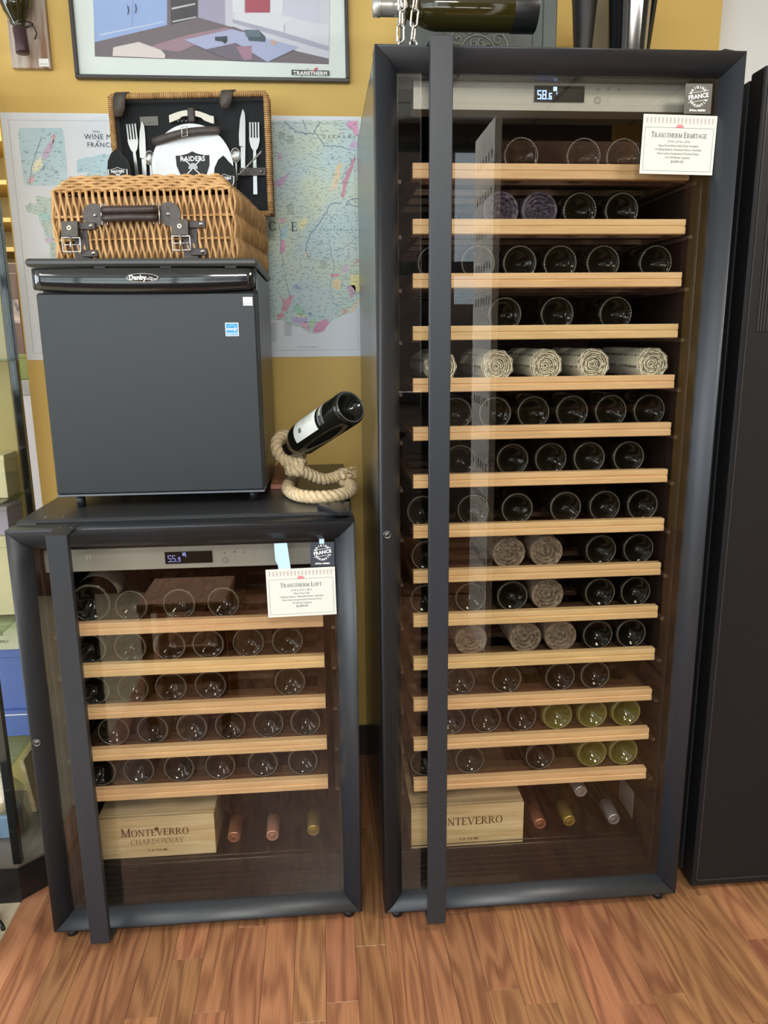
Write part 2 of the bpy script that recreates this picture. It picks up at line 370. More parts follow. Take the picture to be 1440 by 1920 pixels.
tme = MB().box((-0.149, -0.149, -0.012), (0.149, 0.149, 0.0), bev=0.001).mesh('tile', TILE)
for i in range(5):
    for j in range(8): obj('tile', tme, fl, (-1.003-0.3*i, -1.3+0.3*j, 0))
MB().box((RX0, RY0, -0.012), (-2.355, RY1, 0)).box((-2.355, RY0, -0.012), (-0.853, -1.452, 0)).box((-2.355, 0.952, -.012), (-0.853, RY1, 0)).build('tile', TILE, fl)['kind'] = 'stuff'
# walls
pw = MB().box((-0.918, 0.74, 0), (0.993, 0.86, H)).build('wall_back', YELLOW); struct(pw, 'yellow painted partition wall behind the cabinets')
struct(MB().box((-0.918, 0.728, 0), (0.993, 0.7395, 0.10), bev=0.002).build('baseboard_back', mat('dark_base', (0.03, 0.018, 0.014), 0.4)))
struct(MB().box((RX0, RY1, 0), (RX1, RY1+.1, H)).build('wall_rear', mat('rear_yellow', (.62, .42, .12), .7)))
struct(MB().box((.995, .865, 0), (RX1, .93, H)).build('wall_rear', WHITEP))
struct(MB().box((RX1, RY0, 0), (RX1+.1, RY1, H)).build('wall_right', mat('wall_r', (0.62, 0.48, 0.20), 0.7)))
wl = MB().box((RX0-.1, RY0, 0), (RX0, -2.6, H)).box((RX0-.1, 0.2, 0), (RX0, RY1, H)).box((RX0-.1, -2.6, 0), (RX0, 0.2, 0.7)).box((RX0-.1, -2.6, 2.44), (RX0, 0.2, H)).build('wall_left', WHITEP); struct(wl)
# ceiling: mineral tiles in a metal grid
cm = bpy.data.materials.new('ceiling_tiles'); cm.use_nodes = True; nt = cm.node_tree; bk = nt.nodes.new('ShaderNodeTexBrick'); tc = nt.nodes.new('ShaderNodeTexCoord')
nt.links.new(tc.outputs['Object'], bk.inputs['Vector']); bk.offset = 0; bk.inputs['Scale'].default_value = 1.0; bk.inputs['Brick Width'].default_value = 0.6; bk.inputs['Row Height'].default_value = 0.6; bk.inputs['Mortar Size'].default_value = 0.012
bk.inputs['Color1'].default_value = (0.72, 0.73, 0.72, 1); bk.inputs['Color2'].default_value = (0.68, 0.69, 0.68, 1); bk.inputs['Mortar'].default_value = (0.25, 0.25, 0.25, 1)
nt.links.new(bk.outputs['Color'], nt.nodes['Principled BSDF'].inputs['Base Color']); nt.nodes['Principled BSDF'].inputs['Roughness'].default_value = 0.9
struct(MB().box((RX0, RY0, H), (RX1, RY1, H+.05)).build('ceiling', cm))
for lx, ly, w_ in ((-2.1, -1.7, 'in front of the low cabinet'), (1.3, -1.3, 'in front of the solid-door cabinet'), (-0.05, -2.6, 'near the shop window'), (-1.9, 1.7, 'over the brown cupboard'), (1.7, 1.7, 'behind the white wall')):
    t = MB().box((-.31, -.31, 2.520), (.31, .31, 2.549)).build('added_ceiling_lamp', mat('added_lamp_frame', (0.8, 0.8, 0.8), 0.5), None, (lx, ly, 0))
    tag(t, 'added square ceiling lamp ' + w_, 'lamp', 'added ceiling lamps')
# front wall behind the photographer: shop windows in dark frames
DK = mat('dark_window_frame', (0.02, 0.022, 0.026), 0.4)
wf = MB().box((RX0, RY0-.12, 0), (RX1, RY0, 0.9)).box((RX0, RY0-.12, 2.44), (RX1, RY0, H)).box((RX0, RY0-.12, 0.9), (-3.62, RY0, 2.44)).box((1.0, RY0-.12, 0.9), (RX1, RY0, 2.44)).build('wall_front', mat('front_wall', (0.10, 0.08, 0.07), 0.8)); struct(wf)
MB().box((1.7, RY0+.0005, 0), (RX1-.001, RY0+.02, H-.001)).build('wall_panel', YELLOW, wf)
mm = MB().box((-3.62, RY0-.05, 1.68), (1.0, RY0+.02, 1.76)).box((-3.62, RY0-.05, 2.40), (1.0, RY0+.02, 2.44)).box((-3.62, RY0-.05, .9), (1.0, RY0+.02, .96))
for xx in (-3.6, -2.2, -0.8, 0.16, 0.56, 0.98): mm.box((xx-.03, RY0-.05, .9), (xx+.03, RY0+.02, 2.44))
wn = mm.build('window_1', DK); struct(wn)
MB().box((-3.62, RY0-.02, .9), (1.0, RY0-.015, 2.44)).build('window_pane', CLEAR, wn)
w2 = MB().box((RX0-.05, -2.6, .7), (RX0+.02, 0.2, .76)).box((RX0-.05, -2.6, 2.40), (RX0+.02, 0.2, 2.44)).box((RX0-.05, -2.6, .7), (RX0+.02, -2.54, 2.44)).box((RX0-.05, .14, .7), (RX0+.02, .2, 2.44)).box((RX0-.05, -1.23, .7), (RX0+.02, -1.17, 2.44)).build('window_2', DK); struct(w2)
# street outside
BRK = mat('brown_brick', (0.20, 0.12, 0.09), 0.9, noise=0.3, scale=8)
tag(MB().box((-.5, -9.5, -.2), (1.70, -9.0, 5)).box((1.7, -9.5, -.2), (3.2, -9.0, 1.75)).build('building', BRK), 'brown brick building across the street', 'building')
struct(MB().box((-14, -16, -.3), (14, -3.55, -.15)).build('ground', mat('asphalt', (0.25, 0.25, 0.25), 0.9)))

# furniture behind the photographer, mirrored in the door glass, with an added dark counter
t = thing('display_shelf_unit', 'tall shelf unit with slotted white side panel mirrored in the tall cabinet door', 'shelf unit', (0, 0, 0))
sp = MB().box((.54, -1.78, 0), (.565, -1.42, 2.07)).build('side_panel', mat('warm_white_panel', (0.86, 0.82, 0.76), 0.5), t)
sl = MB()
for i in range(14):
    for j in range(6): sl.box((.5385, -1.72+j*.05, .25+i*.13), (.5401, -1.712+j*.05, .28+i*.13))
sl.build('slot', BLACK, sp)['kind'] = 'stuff'
MB().box((.565, -1.78, 0), (1.29, -1.76, 2.07)).build('back_panel', BROWNW, t)
MB().box((1.265, -1.76, 0), (1.29, -1.42, 2.07)).build('side_panel', BROWNW, t)
for z in (.1, .55, 1.0, 1.45, 1.9): MB().box((.566, -1.759, z), (1.264, -1.43, z+.02)).build('shelf', BROWNW, t)
t = thing('added_dark_counter', 'long dark counter added behind the photographer to darken the door reflection', 'counter', (-1.4, -2.7, 0))  # unseen counter added to darken what the low door mirrors
MB().box((-1.7, -.3, 0), (1.7, .3, .80), bev=.003).build('counter_body', BROWNW, t); MB().box((-1.72, -.32, .8005), (1.72, .32, .83), bev=.003).build('counter_top', mat('added_counter_black', (.02, .018, .016), .4), t)
t = thing('wooden_stool', 'orange wooden stool mirrored in the low cabinet door', 'stool', (-0.575, -0.95, 0))
MB().box((-.14, -.14, .45), (.14, .14, .48), bev=.004).build('seat', STOOLW, t)
for sx in (-1, 1):
    for sy in (-1, 1): MB().box((sx*.12-.015, sy*.12-.015, 0), (sx*.12+.015, sy*.12+.015, .45)).build('leg', STOOLW, t)
for sy in (-1, 1): MB().box((-.105, sy*.12-.01, .2), (.105, sy*.12+.01, .23)).build('stretcher', STOOLW, t)

# ------------------------------------------------------------------ wine cabinets
SLAT = [(0.0, 0.0), (0.0165, 0.0), (0.0165, -0.028), (0.0015, -0.028), (-0.0005, -0.0265), (-0.0008, -0.016), (0.0016, -0.0145), (0.0016, -0.0125), (-0.0002, -0.0110), (-0.0004, -0.0015)]
shelf_meshes = {}
def make_shelf(cab, X0, X1, ztop, LX, flat=0):
    key = round(X1-X0, 4); W = X1-X0
    if key not in shelf_meshes:
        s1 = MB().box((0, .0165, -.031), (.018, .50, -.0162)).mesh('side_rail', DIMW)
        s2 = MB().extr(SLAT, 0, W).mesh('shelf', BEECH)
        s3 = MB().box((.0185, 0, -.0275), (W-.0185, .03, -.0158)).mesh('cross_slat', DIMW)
        shelf_meshes[key] = (s1, s2, s3)
    s1, s2, s3 = shelf_meshes[key]
    sh = obj('shelf', s2, cab, (X0-LX, .0635, ztop))
    for xx in (0, W-.018): obj('side_rail', s1, sh, (xx, 0, 0))
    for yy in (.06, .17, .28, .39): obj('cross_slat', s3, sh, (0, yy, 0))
    return sh
def door_frame(cab, W, z0, z1, b=0.0415):
    # rounded profile: (inward distance, depth from the front)
    prof = [(0, .050), (0, .004), (.0015, .001), (.005, 0), (.012, .0004), (.020, .0022), (.028, .0062), (.034, .0115), (.039, .0175), (b, .0225), (b, .050)]
    cor = [(0, z0), (W, z0), (W, z1), (0, z1)]; ins = [(1, 1), (-1, 1), (-1, -1), (1, -1)]
    names = ['bottom_rail', 'side_stile', 'top_rail', 'side_stile']
    d = obj('door', None, cab)
    for k in range(4):
        a, c = cor[k], cor[(k+1) % 4]; ia, ic = ins[k], ins[(k+1) % 4]
        mb = MB(); n = len(prof); vs = []
        g = .0004
        dx, dz = (c[0]-a[0]), (c[1]-a[1]); L_ = math.hypot(dx, dz); dx /= L_; dz /= L_
        for (q, i_, sg) in ((a, ia, 1), (c, ic, -1)):
            for (t, y) in prof: vs.append((q[0] + i_[0]*t + dx*g*sg, y, q[1] + i_[1]*t + dz*g*sg))
        fs = [(i, (i+1) % n, (i+1) % n + n, i+n) for i in range(n)]
        mb.add(vs, fs, True); mb.f += [list(range(n))[::-1], list(range(n, 2*n))]; mb.sm += [False, False]
        o = mb.build(names[k], FRAME, d)
    return d
def seg_num(parent, s, size, m, x, y, z):
    S = {'0': 'abcdef', '5': 'afgcd', '8': 'abcdefg', '6': 'afgedc', '9': 'abcdfg'}
    h = size; wd = size*.5; t = size*.12; X = 0; mb = MB()
    for ch in s:
        if ch == '.':
            mb.poly([(X, 0, 0), (X+t, 0, 0), (X+t, t, 0), (X, t, 0)]); X += t*1.8; h = size*.72; wd = h*.5; continue
        def q(x0, y0, x1, y1): mb.poly([(X+x0, y0, 0), (X+x1, y0, 0), (X+x1, y1, 0), (X+x0, y1, 0)])
        g = t*.15
        for c in S[ch]:
            if c == 'a': q(0, h-t, wd, h)
            if c == 'd': q(0, 0, wd, t)
            if c == 'g': q(t*.4, h/2-t/2, wd-t*.4, h/2+t/2)
            if c == 'f': q(0, h/2+g, t, h)
            if c == 'b': q(wd-t, h/2+g, wd, h)
            if c == 'e': q(0, 0, t, h/2-g)
            if c == 'c': q(wd-t, 0, wd, h/2-g)
        X += wd + t*.9
    me = mb.mesh('digits', m); FIXED.add(me.name); return obj('digits', me, parent, (x, y, z), (PI/2, 0, 0)), X
def cabinet(name, label, LX, LY, z1, slat_x, slat_z, num, hx, lock, panel, top_in, tall):
    W = .68; z0 = .0263; t = thing(name, label, 'wine cabinet', (LX, LY, 0))
    zt = z1 if not tall else z1 - .006
    # shell
    MB().box((.002, .058, .03), (.040, .70, zt), bev=.001).build('side_panel', SIDE, t)
    MB().box((W-.040, .058, .03), (W-.002, .70, zt), bev=.001).build('side_panel', BODY, t)
    MB().box((.0405, .66, .03), (W-.0405, .70, zt-.001)).build('back_panel', BODY, t)
    tp = MB().box((.002, .058, zt-.0005), (W-.002, .70, zt+.0045), bev=.001).box((.012, .068, zt+.0045), (W-.012, .69, zt+.0055)).build('top_panel', BODY, t)
    MB().box((.0405, .059, z1-.055), (W-.0405, .659, zt-.001)).build('inner_ceiling', LINER, t)
    MB().box((.0405, .059, .03), (W-.0405, .659, .062)).build('bottom_panel', LINER, t)
    # inner floor with ridged sloping front
    st = MB().extr([(.110, .062), (.659, .062), (.659, .100), (.118, .100), (.112, .096)], .041, W-.041).build('inner_floor', LINER, t)
    rg = MB()
    for k in range(4): rg.extr([(.064+k*.011, .0625), (.070+k*.011, .0625), (.070+k*.011, .066+k*.006), (.064+k*.011, .065+k*.006)], .045, W-.045)
    rg.build('sill_ridge', LINER, t)
    li = MB().box((.0405, .0595, .0625), (.0445, .659, z1-.0555)).box((W-.0445, .0595, .0625), (W-.0405, .659, z1-.0555)).box((.0445, .65, .1005), (W-.0445, .659, z1-.0555)).build('liner', LINER, t)
    for xx in (.0447, W-.0527):
        for zz in slat_z: MB().box((xx, .07, zz-.036), (xx+.008, .62, zz-.029)).build('shelf_rail', mat('rail', (0.10, 0.07, 0.055), 0.4), t)
    MB().tube([(.05, .1065, .106), (W-.05, .1065, .106)], .0018, 6).tube([(.05, .1065, .118), (W-.05, .1065, .118)], .0012, 6).build('wire_rack', STEEL if False else mat('dark_wire', (0.12, .11, .1), .3, .8), t)
    # shelves
    for zz in slat_z: make_shelf(t, slat_x[0], slat_x[1], zz, LX)
    # control panel
    px0, px1, pz0, pz1, py, dx0, dx1, dz0, dz1 = panel
    cp = MB().extr([(py, pz0), (py-.002, pz1), (py+.03, pz1), (py+.05, pz0)], px0-LX, px1-LX).build('control_panel', SILVER, t)
    def py_(z): return py - .002*(z-pz0)/(pz1-pz0)
    MB().box((dx0-LX, py-.0032, dz0), (dx1-LX, py-.0012, dz1)).build('display', GLOSSB, cp)
    seg_num(cp, num, (dz1-dz0)*.56, mat('lcd_tall', (0.3, .5, 1), emit=(0.30, 0.50, 1.0), es=2.6) if tall else mat('lcd_low', (0.2, .25, .6), emit=(0.22, 0.26, 0.62), es=.6), dx0-LX+.006, py-.0036, dz0+.004)
    lc = mat('lcd_tall') if tall else mat('lcd_low')
    text(cp, 'F', .007, lc, dx0-LX+.043, py-.0036, dz0+.014)
    MB().box((dx0-LX+.036, py-.0037, dz1-.009), (dx0-LX+.043, py-.0034, dz1-.002)).build('display_icon', lc, cp)
    bx = dx1-LX
    MB().tube([(bx+.026+.0055*math.cos(a), py-.0022, dz0+.004+.0055*math.sin(a)) for a in [i*PI/8 for i in range(16)]], .0004, 4, closed=True).build('power_button', INK, cp)
    text(cp, 'i', .007, INK, bx+.026, py-.0025, dz0+.004); text(cp, '=', .010, INK, bx+.026, py-.003, dz1-.006)
    text(cp, '*', .014, INK, bx+.046, py-.003, dz1-.007); text(cp, '+', .010, INK, bx+.066, py-.003, dz1-.006); text(cp, '-', .010, INK, bx+.046, py-.0025, dz0+.004)
    # door
    d = door_frame(t, W, z0, z1)
    MB().box((.0405, .0205, z0+.0405), (W-.0405, .0225, z1-.0405)).build('glass_pane', GLASS, d)
    MB().box((.036, .026, z0+.036), (.0425, .049, z1-.036)).box((W-.0425, .026, z0+.036), (W-.036, .049, z1-.036)).box((.036, .026, z0+.036), (W-.036, .049, z0+.043)).box((.036, .026, z1-.043), (W-.036, .049, z1-.036)).build('door_seal', BLACK, d)
    h = MB().box((hx-LX-.02, -.045, z0+.004), (hx-LX+.02, -.029, z1-.0005), bev=.0012).box((hx-LX-.02, -.029, z1-.004), (hx-LX+.02, .046, z1-.0005+.001)).box((hx-LX-.02, -.029, z0-.003), (hx-LX+.02, .046, z0+.003)).build('handle', FRAME, d)
    hs = MB()
    for xx in (-.011, .011): hs.lathe([(.0001, .0012), (.0022, .0010), (.0034, 0)], 10, Matrix.Translation((hx-LX+xx, .012, z1+.0006)))
    hs.build('screw', STEEL, h)
    lx, lz = lock
    lk = MB().lathe([(.0085, 0), (.0085, -.0022), (.0074, -.0026), (.0062, -.0026), (.0058, -.0015), (.0046, -.0015), (.0044, -.0024), (.0001, -.0024)], 20, Matrix.Translation((lx-LX, .0005, lz)), 'Y').build('lock', mat('lock_metal', (.12, .12, .12), .3, .9), d)
    MB().box((lx-LX-.0008, -.0024, lz-.0018), (lx-LX+.0008, -.0018, lz+.0018)).build('keyhole', BLACK, lk)
    for xx in (.03, W-.03):
        for yy in (.02, .085, .66):
            MB().cyl((xx, yy+.01, 0), .012, .012, 14).cyl((xx, yy+.01, .012), .005, .0178, 8).build('foot', BLACK, t)
    # hinge cover on the top right corner
    hz = z1 + .0012 + (0 if tall else 0.005)
    pts = [(W-.075, .095), (W-.030, .022), (W-.008, .030), (W-.005, .120), (W-.070, .115)]
    hg = MB(); n = 5
    hg.add([(p[0], p[1], hz) for p in pts] + [(p[0], p[1], hz+.006) for p in pts] + [(p[0]+(W-.036-p[0])*.06, p[1]+(.07-p[1])*.06, hz+.009) for p in pts], [(0,1,2,3,4)] + [(i, (i+1) % n, (i+1) % n+n, i+n) for i in range(n)] + [(i+n, (i+1) % n+n, (i+1) % n+2*n, i+2*n) for i in range(n)] + [(10,11,12,13,14)])
    hc = hg.build('hinge_cover', BLACK, t)
    sc2 = MB()
    for q in ((W-.052, .100), (W-.022, .106), (W-.018, .046)): sc2.lathe([(.0001, .0018), (.0030, .0014), (.0042, 0)], 10, Matrix.Translation((q[0], q[1], hz+.009)))
    sc2.build('screw', BLACK, hc)
    if not tall:
        sc3 = MB()
        for q in ((.05, .09), (.085, .09)): sc3.lathe([(.0001, .002), (.003, .0016), (.0045, 0)], 12, Matrix.Translation((q[0], q[1], zt+.0055)))
        sc3.build('screw', STEEL, tp)
    return t
ZT = [1.617, 1.517, 1.417, 1.317, 1.215, 1.117, 1.018, .911, .812, .713, .613, .515, .418, .317]
ZS = [.719, .625, .528, .428, .330]
TALL = cabinet('wine_cabinet', 'tall black wine cabinet with glass door and fourteen wooden shelves', 0.0, 0.0, 1.7977, (.074, .616), ZT, '58.6', .1115, (.0135, .910), (.075, .600, 1.709, 1.757, .060, .302, .398, 1.7235, 1.751), 0, True)
LOW = cabinet('wine_cabinet', 'low black wine cabinet with glass door and five wooden shelves under the mini fridge', -.7302, .0107, .9379, (-.660, -.120), ZS, '55.9', -.6175, (-.716, .487), (-.686, -.112, .831, .8785, .070, -.443, -.346, .842, .8675), 0, False)
serif(LOW, 'TT', .008, WHITEI, -.596+.7302, .066, .862, 1)

# black solid-door cabinet at the right edge
t = thing('wine_cabinet', 'tall black cabinet with solid door right of the glass wine cabinet', 'wine cabinet', (.735, .034, 0))
MB().box((.0, .055, .02), (.62, .66, 1.775), bev=.002).build('body', BODY, t)
d = MB().box((.0, .0, .015), (.62, .050, 1.785), bev=.003).build('door', mat('matt_black_door', (0.010, 0.010, 0.012), 0.5, spec=.3, noise=0.1, scale=200, bump=0.05), t)
ed = MB().box((.008, -.002, .03), (.011, .0005, 1.77)).box((.008, -.002, .03), (.61, .0005, .033)).build('edge_bead', BODY, d)
rb = MB()
for i in range(90): rb.box((.03+i*.0062, -.0022, 1.30), (.0335+i*.0062, .0004, 1.76))
rb.build('vent_rib', BODY, d)['kind'] = 'stuff'
for xx in (.04, .58):
    for yy in (.04, .6): MB().cyl((xx, yy, 0), .014, .0205, 12).build('foot', BLACK, t)

# ------------------------------------------------------------------ bottles in the cabinets
PROF = [(.0001, .022), (.008, .020), (.020, .008), (.0275, .0015), (.030, .0), (.0345, .0006), (.0370, .005), (.0375, .012), (.0375, .19), (.034, .208), (.022, .235), (.0150, .252), (.0143, .290), (.0158, .292), (.0158, .305), (.0001, .305)]
def base_ring(big=1.0, knurl=True):
    n = 96 if knurl else 40; R = .0325*big; vs = []; fs = []; m = 6
    for i in range(n):
        a = 2*PI*i/n; r = .0017 if (i % 3 or not knurl) else .0006
        for j in range(m):
            b = 2*PI*j/m; rad = R + r*math.cos(b); vs.append((rad*math.cos(a), -.0003 + r*.8*math.sin(b), rad*math.sin(a)))
    for i in range(n):
        for j in range(m): fs.append((i*m+j, i*m+(j+1) % m, ((i+1) % n)*m+(j+1) % m, ((i+1) % n)*m+j))
    return MB().add(vs, fs, True)
def punt(): return MB().lathe([(.0001, .012), (.003, .0125), (.0055, .0155), (.0065, .019)], 12, None, 'Y')
BM = MB().lathe(PROF, 28, None, 'Y').mesh('glass_body', BOTTLE)
BMG = MB().lathe(PROF, 28, None, 'Y').mesh('glass_body', BOTTLEG)
R1 = base_ring().mesh('base_ring', RIM); R2 = base_ring(1.0, False).mesh('base_ring', RIM); R3 = base_ring(1, False).mesh('base_ring', RIMG)
def crumple_mesh(name, m, seed, sides=9, R=.0345, L_=.27, amp=.0022):
    q = random.Random(seed); mb = MB(); n = 36
    rings = [(R*.9, L_), (R, L_-.02), (R, .10), (R, .03), (R*1.0, .004), (R*.97, 0), (R*.86, -.001), (R*.80, .005), (R*.68, .002), (R*.62, .009), (R*.48, .004), (R*.40, .012), (R*.22, .006), (.0002, .010)]
    off = [[q.uniform(-1, 1) for _ in range(n)] for _ in rings]
    def md(i, j):
        a = 2*PI*i/n; k = (a*sides/(2*PI)) % 1; fac = math.cos(PI/sides)/math.cos((k-.5)*2*PI/sides)
        return fac*(1 + off[j][i]*(.012 if j < 7 else .05))
    vs = []; fs = []
    for j, (r, h) in enumerate(rings):
        for i in range(n):
            a = 2*PI*i/n; rr_ = r*md(i, j); hh = h + off[j][i]*(amp if j >= 6 else 0)
            vs.append((rr_*math.cos(a), hh, rr_*math.sin(a)))
    for j in range(len(rings)-1):
        for i in range(n): fs.append((j*n+i, j*n+(i+1) % n, (j+1)*n+(i+1) % n, (j+1)*n+i))
    mb.add(vs, fs, False); return mb.mesh(name, m)
def news_mat():
    m = bpy.data.materials.new('newsprint'); m.use_nodes = True; nt = m.node_tree; N = nt.nodes; L = nt.links; b = N['Principled BSDF']; b.inputs['Roughness'].default_value = .8
    tc = N.new('ShaderNodeTexCoord'); wv = N.new('ShaderNodeTexWave'); wv.wave_type = 'RINGS'; wv.rings_direction = 'Y'; wv.inputs['Scale'].default_value = 75; wv.inputs['Distortion'].default_value = 3; wv.inputs['Detail Scale'].default_value = 2
    nz = N.new('ShaderNodeTexNoise'); nz.inputs['Scale'].default_value = 420; L.new(tc.outputs['Object'], wv.inputs['Vector']); L.new(tc.outputs['Object'], nz.inputs['Vector'])
    mu = N.new('ShaderNodeMath'); mu.operation = 'MULTIPLY'; L.new(wv.outputs['Fac'], mu.inputs[0]); L.new(nz.outputs['Fac'], mu.inputs[1])
    cr = N.new('ShaderNodeValToRGB'); cr.color_ramp.elements[0].position = .16; cr.color_ramp.elements[0].color = (.97, .92, .74, 1); cr.color_ramp.elements[1].position = .44; cr.color_ramp.elements[1].color = (.14, .12, .09, 1)
    L.new(mu.outputs[0], cr.inputs['Fac']); L.new(cr.outputs[0], b.inputs['Base Color']); return m
NEWS = news_mat()
NM = [crumple_mesh('wrapped_bottle', NEWS, s, 9, .0352) for s in (1, 2, 3)]
TISS = mat('tissue', (0.34, 0.26, 0.19), 0.8, noise=0.5, scale=120, bump=0.6)
TISP = mat('purple_tissue', (0.15, 0.12, 0.17), 0.5, noise=0.6, scale=100, bump=0.6)
TM = [crumple_mesh('wrapped_bottle', TISS, s, 24, .0365, .27, .003) for s in (5, 6)]
TP = [crumple_mesh('wrapped_bottle', TISP, s, 24, .0365, .27, .003) for s in (8, 9)]
ORD = ['first', 'second', 'third', 'fourth', 'fifth', 'sixth', 'seventh', 'eighth', 'ninth', 'tenth', 'eleventh', 'twelfth', 'thirteenth', 'fourteenth']
def bottle(kind, x, y, z, label, group, i):
    rot = (0, rr.uniform(0, 6.28), 0)
    if kind == 'n': o = obj('wrapped_bottle', NM[i % 3], None, (x, y, z-.001), rot)
    elif kind == 't': o = obj('wrapped_bottle', TM[i % 2], None, (x, y, z), rot)
    elif kind == 'p': o = obj('wrapped_bottle', TP[i % 2], None, (x, y, z), rot)
    else:
        o = obj('wine_bottle', None, None, (x, y, z), rot)
        obj('glass_body', BMG if kind == 'g' else BM, o)
        obj('base_ring', R3 if kind == 'g' else (R1 if kind == 'k' else R2), o)
    tag(o, label, 'bottle', group); return o
def row(cab, k, zt, xs, kinds, y, cabname):
    n = len(xs)
    names = {'n': 'newspaper-wrapped bottle', 't': 'tissue-wrapped bottle', 'p': 'purple film wrapped bottle', 'g': 'olive green glass bottle', 'k': 'knurled dark wine bottle', 's': 'smooth dark wine bottle'}
    for i, x in enumerate(xs):
        lab = '%s, %s from the handle side, %s shelf down, %s cabinet' % (names[kinds[i]], ORD[i], ORD[k], cabname)
        bottle(kinds[i], x, y, zt+.022, lab, 'bottles lying in the %s wine cabinet' % cabname, i)
TB = [([.292, .417, .497], 'kkk'), ([.254, .332, .414, .5], 'ppks'), ([.122, .210, .295, .378, .467, .577], 'ssskkk'), ([.267, .376, .499], 'kkk'),
      ([.135, .254, .357, .458, .585], 'nnnnn'), ([.168, .251, .333, .416, .5, .584], 'sskkkk'), ([.178, .291, .374, .458, .545], 'kkkss'), ([.099, .208, .304, .411, .498, .583], 'skssks'),
      ([.108, .289, .373, .495, .58], 'sttkk'), ([.105, .205, .299, .379, .498, .58], 'sssTkk'.lower()), ([.208, .332, .413, .498, .576], 'tttks'), ([.184, .291, .415, .497], 'ksss'),
      ([.163, .246, .329, .413, .496, .576], 'sssggg'), ([.104, .209, .375, .500, .576], 'sssgg')]
for k, (xs, kd) in enumerate(TB): row('tall', k, ZT[k], xs, kd, .1025, 'tall')
SB = [([-.529, -.428, -.334], 'kkk'), ([-.624, -.539, -.455, -.372, -.285, -.2], 'sssskk'), ([-.625, -.541, -.459, -.373, -.198], 'skkkk'), ([-.591, -.506, -.42, -.335, -.25, -.167], 'ssskks'), ([-.628, -.544, -.455, -.363, -.267, -.176], 'ssssss')]
for k, (xs, kd) in enumerate(SB): row('low', k, ZS[k], xs, kd, .113, 'low')
# the big bottle with a white label at the start of the low cabinet's top shelf
t = thing('wine_bottle', 'fat wine bottle with cream label at the handle end of the low cabinet top shelf', 'bottle', (-.613, .113, .719+.0315))
k_ = 1.22
MB().lathe([(r*k_, h*1.05) for r, h in PROF], 32, None, 'Y').build('glass_body', BOTTLE, t)
obj('base_ring', base_ring(1.22, False).mesh('base_ring', RIM), t)
MB().lathe([(.0462, .045), (.0464, .0455), (.0464, .13), (.0462, .1305)], 32, None, 'Y').build('paper_label', mat('cream_label', (0.72, 0.66, 0.50), 0.6, noise=.35, scale=25), t)
# second layer bottles resting behind, necks forward on the cabinet floors
def neck_bottle(x, y, z, col, colname, label, group, tilt=0.08):
    t = thing('wine_bottle', label, 'bottle', (x, y, z), (tilt, 0, 0), group)
    MB().lathe([(.0001, .0), (.0125, 0), (.0142, .002), (.0145, .055), (.0150, .075), (.022, .095), (.034, .118), (.0370, .13), (.0370, .30), (.033, .305), (.0001, .300)], 24, None, 'Y').build('glass_body', BOTTLE, t)
    MB().lathe([(.0001, -.0012), (.0070, -.0012), (.0080, -.0004), (.0105, -.0004), (.0118, -.0016), (.0138, -.001), (.0152, .001), (.0155, .060), (.0150, .0605)], 24, None, 'Y').build('capsule', col, t)
CU1 = mat('copper_foil', (0.55, 0.26, 0.17), 0.35, 0.8); CU2 = mat('gold_foil', (0.55, 0.40, 0.12), 0.35, 0.8); CU3 = mat('silver_foil', (0.5, 0.52, 0.56), 0.35, 0.8); CU4 = mat('rose_foil', (0.62, 0.34, 0.26), 0.4, 0.6)
neck_bottle(.387, .118, .148, CU1, '', 'bottle with copper capsule beside the wooden crate in the tall cabinet', 'bottles at the cabinet bottoms')
neck_bottle(.461, .125, .146, CU2, '', 'bottle with gold capsule at the bottom of the tall cabinet', 'bottles at the cabinet bottoms')
neck_bottle(.570, .118, .148, CU3, '', 'bottle with silver capsule at the bottom of the tall cabinet', 'bottles at the cabinet bottoms')
neck_bottle(.480, .108, .236, CU3, '', 'bottle with grey capsule lying higher behind the others in the tall cabinet', 'bottles at the cabinet bottoms', 0.02)
neck_bottle(-.345, .135, .150, CU1, '', 'bottle with copper capsule beside the wooden crate in the low cabinet', 'bottles at the cabinet bottoms')
neck_bottle(-.255, .135, .148, CU4, '', 'bottle with rose capsule at the bottom of the low cabinet', 'bottles at the cabinet bottoms')
neck_bottle(-.158, .140, .152, CU2, '', 'bottle with gold capsule at the bottom of the low cabinet', 'bottles at the cabinet bottoms')
# label card standing against the tall cabinet's side
MBc = MB().box((-.0008, 0, 0), (.0008, .085, .07)).build('info_card', mat('grey_card', (0.22, 0.21, 0.19), 0.5), None, (.6335, .16, .12), (0.0, 0, 0)); tag(MBc, 'grey card hanging on the inner wall at the tall cabinet bottom', 'card')
# clear plastic sheet over the low cabinet's bottom bottles
vs = []; fs = []; n = 30
for j in range(6):
    for i in range(n+1):
        u = i/n; vs.append((-.335+.215*u, .122+.02*j, .112+.006*math.sin(u*7+j*.4)+.002*math.sin(u*23+j)))
for j in range(5):
    for i in range(n): a = j*(n+1)+i; fs.append((a, a+1, a+n+2, a+n+1))
me = MB().add(vs, fs, True).mesh('plastic_sheet', PLASTIC); FIXED.add(me.name); o = obj('plastic_sheet', me); tag(o, 'crumpled clear plastic sheet over the bottles in the low cabinet', 'plastic sheet')

